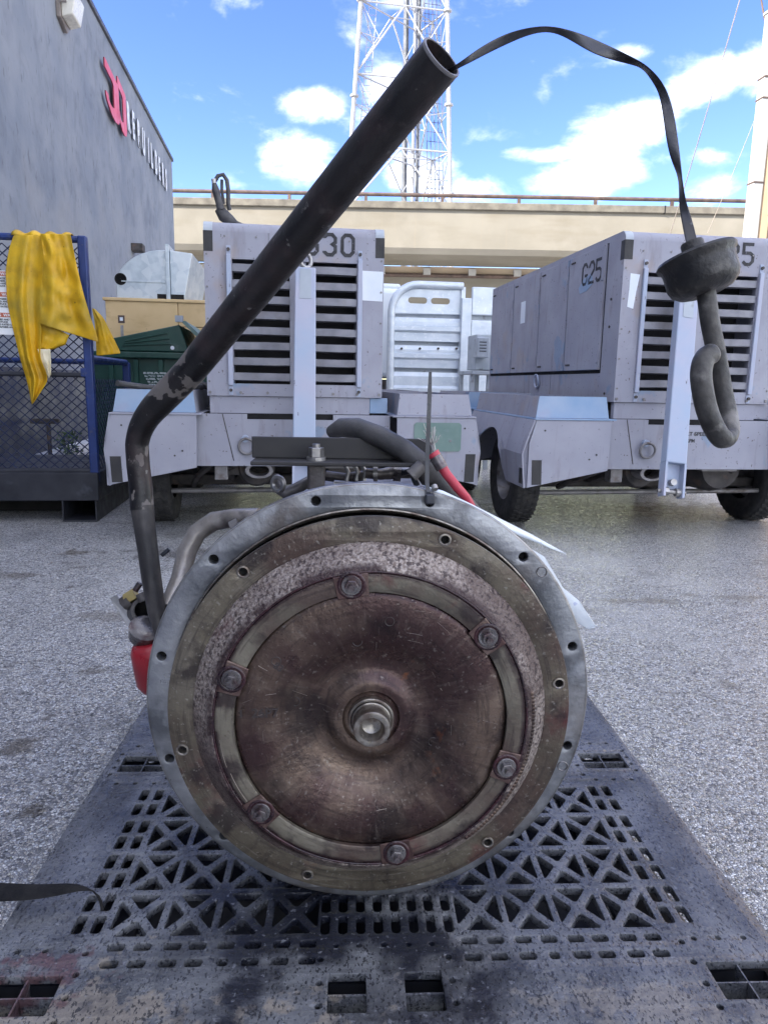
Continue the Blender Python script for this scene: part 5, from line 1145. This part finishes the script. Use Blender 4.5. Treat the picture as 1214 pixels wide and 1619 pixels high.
# linkage clutter behind the flange
tubep('shift_lever', [(436, 752, 1.08), (440, 772, 1.07), (452, 780, 1.07), (470, 772, 1.07), (490, 760, 1.08)], [.006, .009, .010, .009, .008], 'case')
o = MB(); ring_(o, Dp(440, 765, 1.06), .010, .004, (.6, 1, 0), 18); E('lever_eye', o, 'steel', smooth=60)
tubep('valve_tube', [(515, 752, 1.1), (545, 756, 1.1), (575, 752, 1.1)], .008, 'case'); tubep('valve_tube', [(528, 765, 1.08), (560, 768, 1.08)], .006, 'steel')
tubep('brass_fitting', [(578, 748, 1.08), (600, 750, 1.08), (625, 747, 1.08)], [.008, .0085, .0105], 'pipe'); tubep('fitting_nut', [(590, 749, 1.075), (597, 749, 1.075)], .012, 'steel', n=6)
tubep('fitting_nut', [(622, 747, 1.075), (634, 748, 1.075)], .013, 'nut', n=6); tubep('sensor_lead', [(634, 748, 1.07), (650, 745, 1.06), (655, 757, 1.05), (660, 768, 1.05)], .005, 'tie')
E('valve_block', MB().box(Dp(505, 776, 1.12), Dp(662, 756, 1.22)), 'case', bevel=.006)
for a in (545, 560, 572): tubep('thin_pipe', [(a, 736, 1.09), (a+6, 746, 1.09), (a+3, 760, 1.09)], .0035, 'steel', n=8)
# red frayed cable
rc = tubep('red_cable', [(684, 716, .97), (692, 728, .97), (706, 750, .97), (722, 770, .97), (736, 786, .98), (760, 830, 1.0)], [.009, .0075, .0066, .0066, .0066, .006], 'redcable')
fry = MB(); rn = random.Random(5)
for k in range(26):
    a = 680+rn.uniform(-4, 8); e = (a+rn.uniform(-14, 8), 690-rn.uniform(-8, 22)); fry.tube([Dp(685+rn.uniform(-4, 5), 718, .97+rn.uniform(-.005, .005)), Dp((a+685)/2, 703, .97), Dp(e[0]-(3 if k % 2 else -2), e[1], .968+rn.uniform(-.01, .01))], .00055, 4)
fry.build('frayed_strands', M['steel'], rc, kind='stuff')
tubep('cable_wrap', [(688, 722, .968), (699, 741, .968)], .0088, 'nut', parent=rc)
# left side: cooler pipe, filter, valve body
tubep('bent_pipe', [(268, 960, 1.12), (286, 915, 1.14), (296, 872, 1.15), (312, 842, 1.15), (338, 824, 1.15), (372, 819, 1.14), (410, 818, 1.13)], [.015, .0155, .0155, .0155, .0155, .015, .015], 'pipe', n=16)
tubep('pipe_clip', [(366, 834, 1.12), (378, 828, 1.12)], .010, 'case')
va = Dp(226, 966, 1.16); nrm = (Vector(ef.l(CAM))-va).normalized()+Vector((.25, 0, .1)); nrm.normalize()
E('valve_body', MB().lathe([(.0, -.06), (.020, -.06), (.022, .012), (.0215, .016), (.0165, .016), (.0150, .013), (.0150, -.02), (.0, -.02)], va, nrm, 32), 'case', smooth=35)
E('valve_bore', MB().lathe([(.0148, -.0175), (.0, -.0175)], va, nrm, 24), 'dark')
E('mount_plate', MB().prism([Dp(174, 946, 1.17), Dp(186, 940, 1.17), Dp(212, 955, 1.17), Dp(214, 990, 1.16), Dp(200, 988, 1.16)], Vector((0, .004, 0))), 'steel', fix=True, bevel=.001)
tubep('brass_fitting', [(200, 948, 1.15), (216, 938, 1.15)], .010, 'brass', n=6); tubep('fitting_nut', [(196, 956, 1.15), (206, 948, 1.15)], .012, 'case', n=6)
tubep('clip_pin', [(214, 934, 1.14), (222, 922, 1.14)], .005, 'nut'); tubep('clip_pin', [(222, 938, 1.14), (228, 950, 1.14)], .008, 'case')
tubep('side_pipe', [(240, 940, 1.14), (262, 952, 1.13), (280, 965, 1.12)], .011, 'hose')
E('side_casting', MB().box(Dp(232, 1000, 1.14), Dp(290, 940, 1.24)), 'case', bevel=.008)
E('filter_neck', MB().lathe([(.0, 0), (.024, 0), (.026, .02), (.0, .02)], Dp(228, 1006, 1.13), (.3, -.4, .8), 24), 'nut', smooth=35)
fc = Dp(246, 1052, 1.13); E('oil_filter', MB().lathe([(.0, -.046), (.014, -.045), (.026, -.039), (.033, -.026), (.034, .025), (.030, .036), (.024, .040), (.0, .040)], fc, (-.12, 0, 1), 32), 'filter', smooth=50)
tubep('stray_pin', [(256, 878, 1.12), (268, 868, 1.12)], .0035, 'tie')

# the tall fill tube
ft = [(258, 1004, 1.10), (248, 965, 1.10), (240, 915, 1.10), (234, 868, 1.10), (228, 825, 1.10), (225, 800, 1.10)]
lo_ = tubep('fill_tube_foot', ft, [.0125, .0140, .0150, .0155, .0165, .0178], 'tubelow', n=24, label='dusty lower end of the fill tube')
P3 = [Dp(225, 806, 1.10), Dp(223, 770, 1.10), Dp(219, 735, 1.095)]
k0 = Dp(217, 690, 1.09); e0_ = Dp(300, 588, 1.02); e1_ = Dp(697, 92, .672)
cor = Dp(220, 670, 1.082)
pts = P3[:]
a_ = Dp(217, 704, 1.09); d_ = cor.lerp(e0_, .36)
for t in [i/9 for i in range(10)]: pts.append(a_*(1-t)**2+cor*2*t*(1-t)+d_*t*t)
pts += [d_.lerp(e0_, .5), e0_]
dirv = (e1_-e0_).normalized()
pts += [e0_.lerp(e1_, t/8) for t in range(1, 9)]
rad_ = [.0178, .0176, .0174]+[.0174+.0034*(i/9)**1.5 for i in range(10)]+[.0214, .0218]+[.0220]*(len(pts)-15)
mbt = MB(); mbt.tube(pts, rad_, 40, caps=False)
r_in = .0196; mbt.lathe([(.0220, 0), (.0217, .0012), (.0199, .0012), (r_in, 0), (r_in, -.16), (.0, -.16)], pts[-1], dirv, 40)
E('fill_tube', mbt, 'tube', smooth=40, label='tall black bent fill tube with flaking paint')
E('tube_lip', MB().lathe([(.02205, -.0015), (.0225, .0), (.0221, .0018), (.0200, .0018), (.0197, -.001)], pts[-1], dirv, 40), 'rod', smooth=40)

# dipstick: strip, cap, looped handle
dq = Fr(ef.o, PY)
dp = thing('dipstick', dq, 'bent transmission dipstick hanging from the fill tube mouth by its dark steel strip', 'dipstick')
T0 = pts[-1]
rib = [((700, 112), (704, 120), .69, 0), ((720, 103), (723, 109), .655, 0), ((740, 88), (746, 98), .652, .001), ((765, 70), (772, 84), .650, .002), ((800, 52), (808, 67), .648, .002), ((830, 44), (836, 55), .646, .004),
       ((862, 40), (864, 49), .645, .006), ((890, 44), (888, 56), .644, .004), ((920, 53), (914, 72), .643, .001), ((950, 66), (940, 87), .642, 0), ((980, 80), (972, 97), .641, .002), ((1005, 93), (1000, 103), .640, .006),
       ((1022, 103), (1016, 108), .640, .007), ((1042, 122), (1032, 131), .639, .006), ((1056, 145), (1042, 150), .638, .003), ((1066, 180), (1047, 182), .636, 0), ((1071, 215), (1051, 212), .634, 0), ((1075, 245), (1056, 240), .632, .003),
       ((1077, 266), (1062, 258), .631, .005), ((1078, 282), (1071, 277), .630, .008), ((1080, 296), (1073, 298), .629, .006), ((1085, 322), (1072, 325), .627, .003), ((1095, 350), (1077, 352), .625, 0), ((1101, 376), (1082, 380), .622, 0), ((1106, 400), (1090, 404), .62, 0)]
rows = []
for (p, q, d, tw_) in rib: rows.append([dq.pd(p[0], p[1], d-tw_), (dq.pd(p[0], p[1], d-tw_)+dq.pd(q[0], q[1], d+tw_))/2, dq.pd(q[0], q[1], d+tw_)])
MB().grid(rows).build('strip', M['blade'], dp, solid=.0013, smooth=60, sub=2)
cc = dq.pd(1101, 411, .600); ce = dq.pd(1119, 470, .600); axv = (ce-cc).normalized()
u_ = FPX/.6
pr = [(.0, -30/u_), (16/u_, -30/u_), (17.5/u_, -27/u_), (17.5/u_, -9/u_), (20/u_, -6/u_), (50/u_, -7/u_), (58/u_, -9/u_), (61/u_, -5/u_), (60/u_, 0), (56/u_, 4/u_), (55/u_, 12/u_), (55/u_, 34/u_), (51/u_, 44/u_), (40/u_, 53/u_), (26/u_, 57/u_), (18/u_, 54/u_), (0, 54/u_)]
MB().lathe(pr, cc, axv, 48).build('rubber_cap', M['cap'], dp, smooth=45)
hd = [(1115, 458, .600), (1122, 510, .603), (1132, 560, .607), (1142, 618, .610), (1150, 655, .608), (1153, 678, .602), (1149, 692, .594), (1139, 692, .588), (1127, 674, .584), (1116, 645, .582), (1109, 610, .580), (1108, 585, .580), (1114, 566, .581), (1130, 556, .584)]
def smooth_path(P, n=5):
    out2 = []
    for i in range(len(P)-1):
        p0 = P[max(i-1, 0)]; p1 = P[i]; p2 = P[i+1]; p3 = P[min(i+2, len(P)-1)]
        for k in range(n):
            t = k/n; out2.append(.5*((2*p1)+(p2-p0)*t+(2*p0-5*p1+4*p2-p3)*t*t+(3*p1-p0-3*p2+p3)*t**3))
    return out2+[P[-1]]
hp = smooth_path([dq.pd(*h) for h in hd]); nn_ = len(hp); hr = [.0078]*nn_
for i in range(nn_):
    if i > nn_*.5: hr[i] = .0085
hr[-1] = .004; hr[-2] = .0072
MB().tube(hp, hr, 20).build('looped_handle', M['handle'], dp, smooth=60)

# zip tie and tag
zt_ = thing('zip_tie', ef, 'upright black zip tie threaded through the top right flange hole', 'zip tie')
h1 = ef.py(679, 791, -.003); 
rows = []
for a, b, y in [(680, 588, .012), (679, 620, .010), (677, 680, .006), (675, 730, .002), (675, 764, -.003), (677, 778, -.006), (679, 790, -.004), (681, 795, .004)]:
    p = ef.py(a, b, y); w = .0026 if b > 600 else .0018; rows.append([p-Vector((w, 0, 0)), p+Vector((w, 0, 0))])
MB().grid(rows).build('tail', M['tie'], zt_, solid=.0013)
MB().box(h1+Vector((-.006, -.009, -.004)), h1+Vector((.006, .004, .009))).build('head', M['tie'], zt_, bevel=.002)
tg = thing('paper_tag', ef, 'curling white plastic tag tied behind the flange by the zip tie', 'tag')
rows = []
for (a, b), (c, d), y in [((668, 767), (672, 771), .000), ((700, 776), (705, 786), .004), ((745, 797), (765, 815), .010), ((790, 820), (815, 845), .02), ((840, 845), (858, 862), .03), ((893, 875), (895, 877), .04)]:
    rows.append([ef.py(a, b, y), ef.py((a+c)/2, (b+d)/2, y-.002), ef.py(c, d, y-.001)])
MB().grid(rows).build('upper_fold', M['paper'], tg, solid=.0008, smooth=60)
rows = []
for (a, b), (c, d), y in [((800, 845), (770, 860), .03), ((860, 880), (830, 900), .035), ((890, 930), (885, 960), .035), ((915, 950), (912, 985), .035), ((940, 988), (930, 995), .03), ((944, 990), (940, 992), .026)]:
    rows.append([ef.py(a, b, y), ef.py((a+c)/2, (b+d)/2, y+.004), ef.py(c, d, y)])
MB().grid(rows).build('lower_fold', M['paper'], tg, solid=.0008, smooth=60)
MB().cyl(ef.py(686, 768, -.002), ef.py(688, 774, -.006), .004, 12).build('eyelet', M['steel'], tg)
